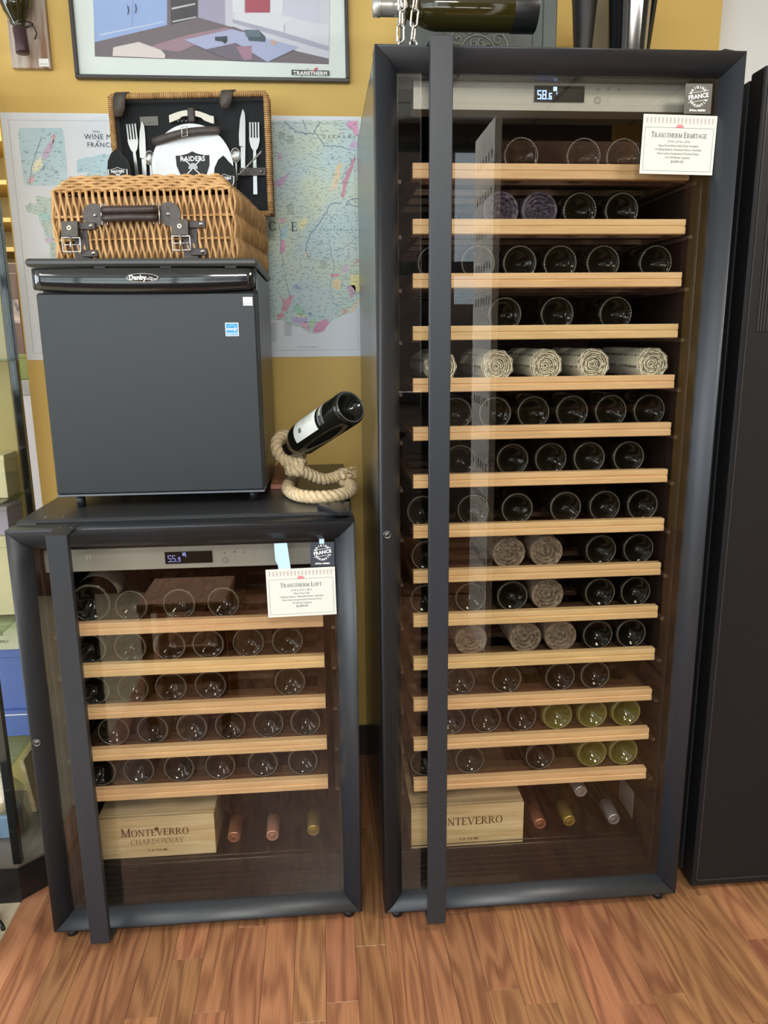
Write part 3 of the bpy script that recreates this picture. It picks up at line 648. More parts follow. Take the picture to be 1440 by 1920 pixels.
# wooden crates
def crate(x0, x1, y, z0, h, label, second):
    t = thing('wooden_crate', label, 'crate', ((x0+x1)/2, y, z0)); W = x1-x0; D_ = .33
    fp = MB().box((-W/2, 0, 0), (W/2, .009, h), bev=.0008).build('front_board', PINE, t)
    MB().box((-W/2, .3205, 0), (W/2, .33, h)).build('back_board', PINE, t)
    for sx in (-1, 1): MB().box((sx*W/2-(.009 if sx > 0 else 0), .0095, .0), (sx*W/2+(.009 if sx < 0 else 0), .32, h-.006)).build('side_board', PINE, t)
    MB().box((-W/2, .0095, h-.0055), (W/2, .32, h+.001), bev=.0008).build('lid', PINE, t)
    serif(t, 'MONTEVERRO', .0220 if second else .0250, INKB, -.004, -.0008, h*.64, .80, track=.05, wx=1.0)
    if second:
        s_ = serif(t, 'CHARDONNAY', .0145, mat('pale_brown_ink', (0.36, .25, .13), .7), 0, -.0008, h*.39, 1.0, wx=.95)
    text(t, '3 X 750 ML', .0085, INKB, 0 if second else .004, -.0008, h*.17, .0001, 1.15)
    MB().cyl((.0, -.001, h*.70), .0048, .0015, 14, 'Y').build('knot', INKB, t) if second else None
crate(.074, .346, .120, .1005, .108, 'pine crate stamped in brown without a wine name in the tall cabinet', False)
crate(-.660, -.391, .150, .1005, .106, 'pine chardonnay crate at the bottom of the low cabinet', True)

# ------------------------------------------------------------------ cards and badges on the doors
def badge(x0, x1, z0, z1, y, label, tape):
    W = x1-x0; Hh = z1-z0
    t = MB().box((-W/2, -.0006, -Hh/2), (W/2, 0, Hh/2), bev=.0002).build('door_sticker', mat('badge_blue', (0.035, .042, .060), .4) if tape else mat('badge_brown', (0.060, .052, .040), .35), None, ((x0+x1)/2, y, (z0+z1)/2)); tag(t, label, 'sticker')
    yy = -.0010; rot = math.radians(9)
    def ring(word, a0, a1, r, sz, flip):
        for i, ch in enumerate(word):
            a = a0 + (a1-a0)*i/(len(word)-1); an = math.radians(a)
            text(t, ch, sz, WHITEI, r*math.cos(an), yy, .004 + r*math.sin(an), .0002, rot=(PI/2, -(an - PI/2) if not flip else -(an + PI/2), 0))
    ring('ORIGINE', 158, 42, W*.30, W*.12, False); ring('GARANTIE', 212, 336, W*.31, W*.12, True)
    o = text(t, 'FRANCE', W*.200, WHITEI, 0, yy, .004, .0003, rot=(PI/2, -rot, 0))
    for s_ in (1, -1):
        MB().box((-W*.37, yy, -.0003), (W*.37, yy+.0004, .0003), Matrix.Translation((0, 0, .004+s_*W*.15)) @ Matrix.Rotation(-rot, 4, 'Y')).build('bar', WHITEI, t)
    text(t, 'BVCert. 6060561', W*.085, WHITEI, 0, yy, -Hh/2+.006, .0002)
    if tape:
        MB().box((-.006, -.0012, Hh/2-.003), (.004, -.0007, Hh/2+.007)).build('tape', mat('blue_tape', (0.45, .62, .80), .5), t)
def price_card(x0, x1, z0, z1, y, title, lines, label, rotz=0):
    W = x1-x0; Hh = z1-z0
    t = MB().box((-W/2, -.0006, -Hh/2), (W/2, 0, Hh/2)).build('price_card', PAPER, None, ((x0+x1)/2, y, (z0+z1)/2), (0, rotz, 0)); tag(t, label, 'price card')
    yy = -.0009; top = Hh/2
    fr = MB()
    for i in range(18):
        xx = -W*.445 + i*W*.89/17.; fr.poly([(xx-W*.013, yy, top-.005), (xx+W*.013, yy, top-.005), (xx+W*.008, yy, top-.0150), (xx-W*.008, yy, top-.0150)])
    fm = fr.mesh('fringe_print', mat('rose_grey_ink', (.44, .38, .36), .7)); FIXED.add(fm.name); obj('fringe_print', fm, t)
    MB().poly([(W*.055*math.cos(a), yy, top-.0225+.0065*math.sin(a)) for a in [PI*i/10 for i in range(11)]]).build('seal_print', PINK, t)
    b0, b1, b2, b3 = -W*.465, W*.465, -Hh/2+.0055, top-.0225
    bd = MB()
    for (xa, za, xb, zb) in ((b0, b3, b1, b3+.0005), (b0, b2, b1, b2+.0005), (b0, b2, b0+.0005, b3), (b1-.0005, b2, b1, b3)): bd.poly([(xa, yy, za), (xb, yy, za), (xb, yy, zb), (xa, yy, zb)])
    bm_ = bd.mesh('border_print', INK); FIXED.add(bm_.name); obj('border_print', bm_, t)
    serif(t, title, .0092, INK, 0, yy-.0003, top-.0345, .80, wx=.92)
    z = top - .0465
    for i, l in enumerate(lines[:-1]): text(t, l, .0050, INK, 0, yy-.0003, z, 0); z -= .0068
    text(t, lines[-1], .0062, INKL, 0, yy, z-.0005, .0001)
    return t
YD = .0198
badge(.576, .628, 1.6955, 1.747, YD, 'brown France origin sticker above the price card on the tall cabinet', False)
price_card(.498, .640, 1.590, 1.693, YD-.002, 'TRANSTHERM ERMITAGE', ['27"W x 27"D x 72"H', 'Glass Door/Dark Solid Door Available', '14 Sliding Shelves, Maximum Rows, Humidity', 'Slow-Cycle Compressor/Thermal Pump', '215-234 Bottle Capacity', '$4,895.00'], 'cream Ermitage price card on the tall cabinet door', math.radians(1.0))
badge(-.1415, -.0925, .840, .891, YD+.0107, 'dark blue France origin sticker above the price card on the low cabinet', True)
price_card(-.233, -.092, .735, .838, YD+.0087, 'TRANSTHERM LOFT', ['27"W x 27"D x 38"H', 'Glass Door Left', '5 Sliding Shelves, Adjustable Rows, Humidity', 'Slow-Cycle Compressor/Thermal Pump', '101 Bottle Capacity', '$2,895.00'], 'cream Loft price card on the low cabinet door', math.radians(-.8))
pts = [at(q[0], q[1], YD+.009) for q in ((514, 1019), (538, 1018), (546, 1072), (523, 1073), (521, 1060), (516, 1050))]  # blue reflection on the glass, painted as a thin strip
n = len(pts); tp = MB().add([tuple(p) for p in pts] + [(p.x, p.y-.0004, p.z) for p in pts], [tuple(range(n))[::-1], tuple(range(n, 2*n))] + [(i, (i+1) % n, (i+1) % n+n, i+n) for i in range(n)]).build('painted_reflection', mat('reflection_blue', (0.42, .62, .86), .6)); tag(tp, 'light blue painted reflection above the low cabinet price card', 'tape')

# ------------------------------------------------------------------ mini fridge
F = thing('mini_fridge', 'small black mini fridge standing on the low wine cabinet', 'fridge', (-.458, .17, .9438))
x0, x1 = -.222, .220
MB().box((x0, .047, .026), (x1, .430, .493), bev=.003).build('body', BODY, F)
MB().box((x0+.002, .0, .031), (x1-.002, .045, .447), bev=.004).build('door', DOORG, F)
MB().box((x0+.001, -.001, .0275), (x1-.001, .046, .0315), bev=.001).build('door_trim', STEEL if False else mat('grey_trim', (.20, .22, .25), .3, .5), F)
hb = MB(); n = 24; vs = []; fs = []
for i in range(n+1):
    u = i/n; xx = x0 + (x1-x0)*u; k = 1-(2*u-1)**2
    zb = .452 - .008*k; yf = -.004 - .011*k
    vs += [(xx, .045, .494), (xx, yf+.003, .494), (xx, yf, .491), (xx, yf, zb+.006), (xx, yf+.004, zb+.001), (xx, .045, zb-.002)]
for i in range(n):
    for j in range(6): fs.append((i*6+j, i*6+(j+1) % 6, (i+1)*6+(j+1) % 6, (i+1)*6+j))
fs += [tuple(range(6)), tuple(n*6+j for j in range(6))[::-1]]
hb.add(vs, fs, True).build('handle_strip', GLOSSB, F)
lp = MB().box((x0-.010, -.010, .497), (x1+.006, .430, .5125), bev=.005)
lp.build('top_panel', mat('worktop_black', (0.05, 0.05, 0.048), 0.35), F)
for xx in (-.10, 0.03, .16): MB().box((xx, -.003, .494), (xx+.022, .02, .498)).build('hinge_tab', BLACK, F)
for xx, yy in ((-.18, .03), (.19, .05), (-.18, .39), (.19, .39)): MB().cyl((xx, yy, 0), .009, .027, 14).build('foot', BLACK, F)
# oval name plate
NP = obj('name_plate', MB().lathe([(.0001, -.002), (.92, -.002), (1, 0), (1, .001)], 32, Matrix.Diagonal((.033, 1, .0092, 1)), 'Y').mesh('name_plate', GLOSSB), F, (-.003, -.0148, .474))
MB().tube([(.031*math.cos(a), -.0022, .0082*math.sin(a)) for a in [i*PI/20 for i in range(40)]], .0006, 6, closed=True).build('oval_rim', CHROME, NP)
text(NP, 'Danby', .0130, WHITEI, -.010, -.0028, .0004, .0004); text(NP, 'Designer', .0065, WHITEI, .0165, -.0028, -.002)
ST = MB().box((-.0095, -.0003, -.0085), (.0095, 0, .0085)).build('price_sticker', WHITEI, F, (x1-.018, -.0002, .428))
text(ST, 'refrigerator', .0032, INK, 0, -.0006, .0025); text(ST, '$199.00', .0044, INKK, 0, -.0006, -.004)
ES = MB().box((-.0135, -.0003, -.0135), (.0135, 0, .0135)).build('energy_sticker', WHITEI, F, (x1-.053, -.0002, .372))
bl = mat('energy_blue', (0.03, 0.28, 0.62), .5)
MB().box((-.0120, -.0006, -.0068), (.0120, -.0004, .0120)).build('blue_field', bl, ES)
MB().box((-.0120, -.0006, -.0120), (.0120, -.0004, -.0080)).build('blue_band', bl, ES)
text(ES, 'energy', .0080, WHITEI, -.0005, -.0009, .001, .0001); text(ES, '*', .012, WHITEI, .008, -.0009, -.001)
text(ES, 'ENERGY STAR', .0031, WHITEI, 0, -.0009, -.010)
ar = MB().tube([(.0085*math.cos(a), -.0008, .0015+.007*math.sin(a)) for a in [.3+i*.26 for i in range(10)]], .0003, 4).build('arc', WHITEI, ES)

# ------------------------------------------------------------------ picnic basket
ang = math.atan2(-.1132, .9936)
BK = thing('picnic_basket', 'open wicker picnic basket with brown leather straps on the mini fridge', 'basket', (-.283-.189*.9936+.19*.1132, .22+.189*.1132+.19*.9936, 1.4566), (0, 0, ang))
BW, BD, BH = .189, .19, .143
q = random.Random(5)
def weave(mb, a, b, z0, z1, nrm, pitch, rods, amp=.0045, r=.0031, lean=.0035, flare=.0):
    a = Vector(a); b = Vector(b); L_ = (b-a).length; d = (b-a)/L_; nrm = Vector(nrm); n = int(L_/pitch)
    seg = []
    lv = [z0] + [z0+(z1-z0)*k for k in rods] + [z1]
    for i in range(n):
        p = a + d*(pitch*(i+.5)); sgn = 1 if i % 2 else -1; pts = []
        m = 12
        for j in range(m+1):
            u = j/m; z = z0+(z1-z0)*u
            # phase: passes in front of one rod and behind the next
            ph = u*(len(rods)+1)*PI
            o = sgn*math.sin(ph + 0.0)*amp
            lat = sgn*math.cos(ph)*lean + q.uniform(-.0006, .0006)
            pts.append(p + d*lat + nrm*(o + flare*(u)) + Vector((0, 0, z)))
        mb.tube(pts, r*q.uniform(.85, 1.12), 5)
def rodline(mb, pts, r): mb.tube(pts, r, 6)
sides = [(( -BW, -BD, 0), (BW, -BD, 0), (0, -1, 0)), ((BW, -BD, 0), (BW, BD, 0), (1, 0, 0)), ((BW, BD, 0), (-BW, BD, 0), (0, 1, 0)), ((-BW, BD, 0), (-BW, -BD, 0), (-1, 0, 0))]
for a, b, nn in sides:
    mb = MB(); weave(mb, a, b, .003, BH, nn, .0068, (.32, .64)); mb.build('wicker_weave', WICKER, BK)['kind'] = 'stuff'
for u in (.32, .64): MB().tube([(-BW, -BD, BH*u), (BW, -BD, BH*u), (BW, BD, BH*u), (-BW, BD, BH*u)], .0032, 6, closed=True).build('stake', WICKER, BK)
MB().box((-BW+.006, -BD+.006, .003), (BW-.006, BD-.006, BH-.012)).build('lining', mat('basket_lining_brown', (0.20, 0.11, 0.05), .9), BK)  # plain dark brown box behind the weave
MB().tube([(-BW, -BD, .0035), (BW, -BD, .0035), (BW, BD, .0035), (-BW, BD, .0035)], .0034, 6, closed=True).build('bottom_rim', WICKER, BK)
# braided shoulder: wavy strands leaning inwards
br = MB()
for k in range(5):
    ins = .006 + .0062*k; zz = BH + .002 + .0066*k; ph = k*2.1
    P = []
    X, Y = BW-ins, BD-ins
    per = []
    N1 = 56
    for (sx, sy, ex, ey) in ((-X, -Y, X, -Y), (X, -Y, X, Y), (X, Y, -X, Y), (-X, Y, -X, -Y)):
        for i in range(N1): per.append((sx+(ex-sx)*i/N1, sy+(ey-sy)*i/N1))
    for s_ in (0, PI):
        pts = [(p[0], p[1] , zz + .0034*math.sin(i*2*PI/11.2+ph+s_)) for i, p in enumerate(per)]
        cx_ = [(p[0]*(1+.006*math.cos(i*2*PI/11.2+ph+s_)), p[1]*(1+.008*math.cos(i*2*PI/11.2+ph+s_)), p[2]) for i, p in enumerate(pts)]
        br.tube(cx_, .0032, 5, closed=True)
br.build('braided_shoulder', WICKER, BK)['kind'] = 'stuff'
MB().box((-BW+.034, -BD+.034, BH+.018), (BW-.034, BD-.034, BH+.030)).build('inner_cover', mat('inner_cover_brown', (0.25, 0.14, 0.06), .9), BK)  # plain dark brown sheet closing the basket top
# carrying handle with round end tabs
yf = -BD - .010
hd = obj('carry_handle', None, BK)
hx, hz = -.020, .093
for sx in (-1, 1):
    tb = MB().cyl((hx+sx*.079, yf+.003, hz), .0235, .004, 24, 'Y').box((hx+sx*.079-.020*(1 if sx > 0 else -.1)-.0, yf+.0025, hz-.017), (hx+sx*.079+.020*(-.1 if sx > 0 else 1), yf+.0065, hz+.017)).build('handle_tab', LEATHERG, hd)
    rv = MB().lathe([(.0001, -.004), (.003, -.0032), (.0048, 0)], 12, Matrix.Translation((hx+sx*.076, yf+.003, hz)), 'Y').build('rivet', CHROME, tb)
    for zz in (-.009, .008):
        MB().lathe([(.0001, -.003), (.003, -.0024), (.0042, 0)], 12, Matrix.Translation((hx+sx*.050, yf-.010, hz+zz)), 'Y').build('rivet', CHROME, tb)
    wl_ = MB().tube([(hx+sx*.048, yf-.006, hz-.020), (hx+sx*.060, yf-.004, hz-.020), (hx+sx*.060, yf-.004, hz+.019), (hx+sx*.048, yf-.006, hz+.019)], .0015, 6, closed=True).build('wire_loop', CHROME, hd)
for zz in (-.008, .008):
    MB().tube([(hx-.056, yf-.006, hz+zz), (hx-.045, yf-.010, hz+zz), (hx, yf-.013, hz+zz*.9), (hx+.045, yf-.010, hz+zz), (hx+.056, yf-.006, hz+zz)], .0080, 10).build('grip', LEATHER, hd)
# two buckle straps
for bx_ in (-.142, .088):
    s_ = MB().box((bx_-.004, yf+.004, 0.0), (bx_+.026, yf+.0065, .072), bev=.0008).build('strap', LEATHER, BK)
    fl_ = MB().extr([(yf+.002, .082), (yf-.010, .080), (yf-.014, .050), (yf-.008, .047), (yf-.005, .049), (yf-.008, .050), (yf-.006, .076), (yf+.004, .078)], bx_-.022, bx_+.012).build('strap_flap', LEATHERG, s_)
    MB().lathe([(.0050, -.001), (.0044, -.003), (.0022, -.003), (.0018, -.001)], 14, Matrix.Translation((bx_-.005, yf-.0115, .067)), 'Y').build('eyelet', BONE, s_)
    MB().tube([(bx_-.022, yf-.013, .020), (bx_+.014, yf-.009, .020), (bx_+.014, yf-.009, .048), (bx_-.022, yf-.013, .048)], .0018, 8, closed=True).tube([(bx_-.022, yf-.013, .034), (bx_+.014, yf-.010, .034)], .0012, 6).tube([(bx_-.004, yf-.014, .050), (bx_-.004, yf-.016, .020)], .0014, 6).build('buckle', CHROME, s_)
    for zz in (.072, .018):
        lo = MB().box((bx_+.012, yf-.003, zz-.0075), (bx_+.046, yf+.001, zz+.0065), bev=.0012).build('keeper', LEATHER, s_)
        MB().lathe([(.0001, -.0035), (.0035, -.0026), (.0048, 0)], 12, Matrix.Translation((bx_+.037, yf-.003, zz)), 'Y').build('rivet', CHROME, s_)
# the open lid
LD = obj('lid', None, BK, (.2078, .186, 0))     # right end of the lid, local frame; x runs to minus
LX0, LX1, LZ0, LZ1 = -.390, -.003, .150, .428
def lidbox(a, b, name, m, par=LD, bev=0): return MB().box(a, b, bev=bev).build(name, m, par)
lidbox((LX0+.008, .030, LZ0+.006), (LX1-.008, .034, LZ1-.006), 'lining', FABRIC)
for (a, b) in (((LX0+.004, .003, LZ0+.006), (LX0+.008, .034, LZ1-.004)), ((LX1-.008, .003, LZ0+.006), (LX1-.004, .034, LZ1-.004)), ((LX0+.004, .003, LZ1-.008), (LX1-.004, .034, LZ1-.004)), ((LX0+.004, .003, LZ0+.004), (LX1-.004, .034, LZ0+.008))): lidbox(a, b, 'lining', FABRIC)
rim = MB()
core = [(LX0, LZ0), (LX1, LZ0), (LX1, LZ1), (LX0, LZ1)]
rim2 = MB()
for k in range(4):
    a = Vector((core[k][0], .0, core[k][1])); b = Vector((core[(k+1) % 4][0], .0, core[(k+1) % 4][1])); L_ = (b-a).length; d = (b-a)/L_; n_ = int(L_/.0046); pr_ = Vector((-d.z, 0, d.x))
    rim2.tube([a, b], .0040, 6)
    for i in range(n_):
        p = a + d*(.0046*(i+.5))
        rim.tube([p + pr_*.0058*math.cos(t) + Vector((0, 1, 0))*.0058*math.sin(t) + d*.0012*math.sin(t) for t in [j*PI/4 for j in range(8)]], .0021*q.uniform(.85, 1.15), 5, closed=True)
rim2.build('rim_core', WICKERD, LD); rim.build('rim_wrapping', WICKER, LD)['kind'] = 'stuff'
# woven side walls of the lid: strands run front to back, over cords
lw_ = MB()
for k in range(4):
    a = Vector((core[k][0], .0, core[k][1])); b = Vector((core[(k+1) % 4][0], .0, core[(k+1) % 4][1])); L_ = (b-a).length; d = (b-a)/L_; n_ = int(L_/.0062); pr_ = Vector((-d.z, 0, d.x))*-1
    for i in range(n_):
        p = a + d*(.0062*(i+.5)); sg = 1 if i % 2 else -1
        lw_.tube([p + Vector((0, .006+.044*u, 0)) + pr_*(-.001+.0025*sg*math.sin(u*2*PI)) + d*sg*.001*math.cos(u*2*PI) for u in [j/6 for j in range(7)]], .0027, 5)
lw_.build('wicker_weave', WICKERD, LD)['kind'] = 'stuff'
lidbox((LX0-.002, .048, LZ0), (LX1+.002, .052, LZ1), 'lid_panel', WICKERD)
for yy in (.022, .040): MB().tube([(c[0], yy, c[1]) for c in core], .0026, 6, closed=True).build('stake', WICKERD, LD)
for xx, w_, zl in ((-.352, .030, .048), (-.0868, .030, .034)):
    mm_ = MB(); prof_ = [(.05, LZ1+.004), (.03, LZ1+.009), (.0, LZ1+.010), (-.009, LZ1+.006), (-.012, LZ1-.004), (-.011, LZ1-zl*.6), (-.009, LZ1-zl)]
    vs = []; 
    for i, (y_, z_) in enumerate(prof_):
        ww = w_/2*(1 if i < 5 else (.98 if i == 5 else .55)); sh_ = -.003*i
        vs += [(xx-ww+sh_, y_, z_), (xx+ww+sh_, y_, z_), (xx+ww+sh_, y_+.003 if i > 3 else y_, z_-(.003 if i <= 3 else 0)), (xx-ww+sh_, y_+.003 if i > 3 else y_, z_-(.003 if i <= 3 else 0))]
    fs = [(4*i+j, 4*i+(j+1) % 4, 4*i+4+(j+1) % 4, 4*i+4+j) for i in range(len(prof_)-1) for j in range(4)] + [(0, 1, 2, 3), tuple(len(vs)-4+j for j in range(4))]
    mm_.add(vs, fs, True).build('strap_end', LEATHERG, LD)
MB().tube([(LX1-.072+.054*u, -.028+.030*u, .236+.060*u+.002*math.sin(u*60)) for u in [i/40 for i in range(41)]], .0022, 6, sect=lambda a: 1).build('lid_cord', STEEL, LD)
lk_ = lidbox((LX1-.078, .0165, .244), (LX1-.012, .0188, .262), 'cutlery_strap', LEATHER)
MB().lathe([(.0001, -.003), (.003, -.0022), (.0045, 0)], 12, Matrix.Translation((LX1-.022, .0165, .253)), 'Y').build('rivet', CHROME, lk_)

# contents of the lid, each a thing of its own, in the basket's frame
LM = Matrix.Translation(BK.location) @ Matrix.Rotation(ang, 4, 'Z') @ Matrix.Translation((.2078, .186, 0))
def lidpos(s_, z, y=.026):      # s_: distance from the lid's right end, z: world height
    return LM @ Vector((s_, y, z - 1.4562))
def flat(mb_pts, th=.0016): return mb_pts
def prism(pts, y0, y1):
    n = len(pts); return MB().add([(p[0], y0, p[1]) for p in pts] + [(p[0], y1, p[1]) for p in pts], [tuple(range(n)), tuple(range(n, 2*n))[::-1]] + [(i, (i+1) % n, (i+1) % n+n, i+n) for i in range(n)])
def fork(s_, ztip, zend, label, lean=.0):
    t = thing('fork', label, 'fork', lidpos(s_, ztip-.058, .022), (0, lean, ang), 'cutlery in the basket lid')
    hd_ = prism([(-.0125, .012), (-.0135, .022), (.0135, .022), (.0125, .012), (.0085, -.001), (.0035, -.008), (-.0035, -.008), (-.0085, -.001)], -.0012, .0012).build('fork_head', STEEL, t)
    for i in range(4):
        xx = -.0107+i*.0071; MB().box((xx-.0019, -.0011, .022), (xx+.0019, .0011, .058)).build('tine', STEEL, t)
    prism([(-.0035, -.008), (.0035, -.008), (.0048, -.07), (.0052, -(ztip-.058-zend)), (-.0052, -(ztip-.058-zend)), (-.0048, -.07)], -.0013, .0013).build('fork_handle', STEEL, t)
def knife(s_, ztip, zend, label, flip=1, lean=0):
    h_ = ztip-zend
    t = thing('knife', label, 'knife', lidpos(s_, ztip, .022), (0, lean, ang), 'cutlery in the basket lid')
    prism([(flip*a, b) for a, b in ((0, 0), (.0045, -.010), (.006, -.03), (.006, -.088), (-.0095, -.085), (-.0105, -.060), (-.0075, -.025), (-.003, -.006))], -.0008, .0008).build('blade', STEEL, t)
    prism([(-.0055, -.088), (.006, -.088), (.0052, -h_), (-.0048, -h_)], -.0018, .0018).build('knife_handle', STEEL, t)
def spoon(s_, zc, zend, label):
    t = thing('spoon', label, 'spoon', lidpos(s_, zc, .022), (0, 0, ang), 'cutlery in the basket lid')
    MB().lathe([(.0001, .004), (.5, .003), (.9, 0), (1, -.002), (1, -.003), (.9, -.0008), (.5, .0018), (.0001, .0028)], 20, Matrix.Diagonal((.0125, 1, .0175, 1)), 'Y').build('bowl', STEEL, t)
    MB().box((-.002, -.001, -(zc-zend)), (.002, .001, -.0165)).build('spoon_handle', STEEL, t)
fork(-.348, 1.8268, 1.69, 'fork at the handle-cord free side of the lid beside the metal tag', -.05)
knife(-.322, 1.8325, 1.70, 'knife beside the spoon and the metal tag in the lid', -1 if False else 1, .03)
spoon(-.309, 1.7465, 1.70, 'spoon tucked behind the plate beside the tag-side knife')
knife(-.066, 1.8558, 1.70, 'knife near the lid cord, tallest of the cutlery', 1, .05)
fork(-.041, 1.825, 1.656, 'fork beside the wicker edge held by the riveted strap', .03)
spoon(-.090, 1.749, 1.69, 'spoon tucked behind the plate beside the tall knife')
# plate
PL = thing('plate', 'white plate strapped into the basket lid', 'plate', lidpos(-.200, 1.7190, .018), (0, 0, ang))
MB().lathe([(.0001, .004), (.06, .004), (.067, .0025), (.085, -.001), (.1035, -.0035), (.1045, -.003), (.1040, -.0015), (.086, .002), (.066, .006), (.0001, .0075)], 56, None, 'Y').build('plate_body', PORC, PL)
SHK = [(-.043, .012), (-.030, .012), (-.012, .016), (0, .0215), (.012, .016), (.030, .012), (.043, .012), (.042, -.012), (.034, -.032), (.014, -.046), (0, -.052), (-.014, -.046), (-.034, -.032), (-.042, -.012)]
def shield(par, sc_, z, m, y=-.0015, out=None):
    pts = [(a*sc_, b*sc_) for a, b in SHK]
    if out: prism([(a*1.10, b*1.08) for a, b in pts], y-.0002, y+.0002).build('emblem_border', out, par, (0, 0, z))
    e = prism(pts, y-.0005, y).build('emblem', m, par, (0, 0, z))
    text(e, 'RAIDERS', .0160*sc_, WHITEI, 0, y-.0008, .0035*sc_, .0004*sc_, 1.05)
    cr_ = MB()
    for s2 in (-1, 1):
        cr_.box((-.032*sc_, y-.0009, -.0012*sc_), (.032*sc_, y-.0006, .0012*sc_), Matrix.Translation((0, 0, -.017*sc_)) @ Matrix.Rotation(s2*.75, 4, 'Y'))
    cr_.build('crossed_swords', WHITEI, e)
    prism([(.012*sc_*math.cos(a), -.020*sc_+.014*sc_*math.sin(a)) for a in [i*PI/8 for i in range(9)]], y-.0012, y-.0009).build('helmet', mat('silver_print', (.5, .52, .54), .5), e)
shield(PL, 1.0, .020, INKK, .0035)
PS = obj('strap', None, PL)
dx_ = .171; 
MB().tube([(-.094+.171*u, -.008-.010*math.sin(PI*u), .062+.024*u+.006*math.sin(PI*u)) for u in [i/12 for i in range(13)]], .0095, 8, sect=lambda a: 1.0 if abs(math.sin(a)) > .6 else .75).build('leather_band', LEATHERG, PS)
MB().tube([(-.014, -.029, .068), (-.001, -.029, .070), (-.001, -.029, .092), (-.014, -.029, .090)], .0013, 6, closed=True).build('buckle', CHROME, PS)
# corkscrew
CK = thing('corkscrew', 'folding corkscrew with pale handle strapped above the plate', 'corkscrew', lidpos(-.195, 1.8345, .018), (0, 0, ang))
cv = [(-.056+.112*u, .013*math.sin(PI*min(1, u*1.05)) - .004*u) for u in [i/14 for i in range(15)]]
prism([(a, b+.0085) for a, b in cv] + [(a, b-.0085+(.004 if 3 < i < 11 else 0)) for i, (a, b) in list(enumerate(cv))[::-1]], -.004, .004).build('corkscrew_handle', BONE, CK)
for i in range(5): MB().tube([(-.038+i*.010, -.002, .0), (-.034+i*.010, -.004, -.007), (-.030+i*.010, -.002, .0)], .0010, 5).build('screw_turn', STEEL, CK)
MB().box((-.0085, -.009, -.010), (.010, .006, .026), bev=.003).build('strap', LEATHER, CK)
tgm = lidpos(-.306, 1.834, .0275)
TG = MB().box((-.023, -.001, -.0105), (.023, .001, .0105)).build('metal_tag', mat('tag_metal', (.12, .115, .10), .35, .8), None, tgm, (0, 0, ang)); tag(TG, 'engraved metal tag on the basket lid lining', 'tag')
text(TG, 'PICNIC TIME', .0055, INKL, 0, -.0014, -.004)
# napkins
def napkin(s_, zt, label, y):
    t = thing('napkin', label, 'napkin', lidpos(s_, zt, y), (0, 0, ang), 'folded napkins in the lid')
    prism([(-.001, .0), (-.014, -.010), (-.024, -.028), (-.027, -.048), (-.026, -.085), (.026, -.085), (.027, -.048), (.022, -.024), (.008, -.010)], -.010, .002).build('folded_cloth', FABRIC, t)
    prism([(.004, -.004), (-.010, -.020), (-.020, -.060), (.024, -.060), (.024, -.030)], -.013, -.0101).build('front_fold', FABRIC, t)
    shield(t, .52, -.055, INKK, -.0135, WHITEI)
napkin(-.371, 1.756, 'folded black napkin standing at the tag side of the lid', -.03)
napkin(-.107, 1.736, 'folded black napkin in front of the plate near the lid cord', -.03)

# ------------------------------------------------------------------ rope bottle holder
lidz = .9379+.0056
def rope_mesh(pts, r, pitch=.040, n=7, closed=False):
    # resample the path and lay three strands round it
    P = [Vector(p) for p in pts]; out = []
    m = len(P)
    for i in range(m-1):
        p0, p1, p2, p3 = P[max(i-1, 0)], P[i], P[i+1], P[min(i+2, m-1)]
        k = max(2, int((p2-p1).length/.0035))
        for j in range(k):
            t = j/k; out.append(.5*((2*p1) + (p2-p0)*t + (2*p0-5*p1+4*p2-p3)*t*t + (3*p1-p0-3*p2+p3)*t**3))
    out.append(P[-1]); res = []
    frames = []; prev = None; L_ = 0; ls = [0]
    for i in range(len(out)):
        t = (out[min(i+1, len(out)-1)] - out[max(i-1, 0)]).normalized()
        u = (t.cross(Vector((0, 0, 1))) if prev is None else prev - prev.dot(t)*t)
        if u.length < .05: u = t.cross(Vector((1, 0, 0)))
        u.normalize(); prev = u; frames.append((u, t.cross(u)))
        if i: L_ += (out[i]-out[i-1]).length; ls.append(L_)
    for s_ in range(3):
        pts_ = []
        for i, p in enumerate(out):
            a = 2*PI*(ls[i]/pitch + s_/3); u, v = frames[i]
            pts_.append(p + r*.55*(math.cos(a)*u + math.sin(a)*v))
        res.append(pts_)
    return res
RH = thing('rope_bottle_holder', 'twisted sisal rope holder coiled on the low cabinet', 'bottle holder', (0, 0, 0))
RR = .0146
z_ = lidz + RR*1.08
n_ax = Vector((-.5327, .7332, -.4226)).normalized(); B0 = at(657, 763, .115)
NK = B0 + n_ax*.262
u1 = n_ax.cross(Vector((0, 0, 1))).normalized(); u2 = u1.cross(n_ax)
if u2.z > 0: u2 = -u2      # points down
loopR = .0325
def lp_(a): return NK + loopR*(math.cos(a)*u2 + math.sin(a)*u1)
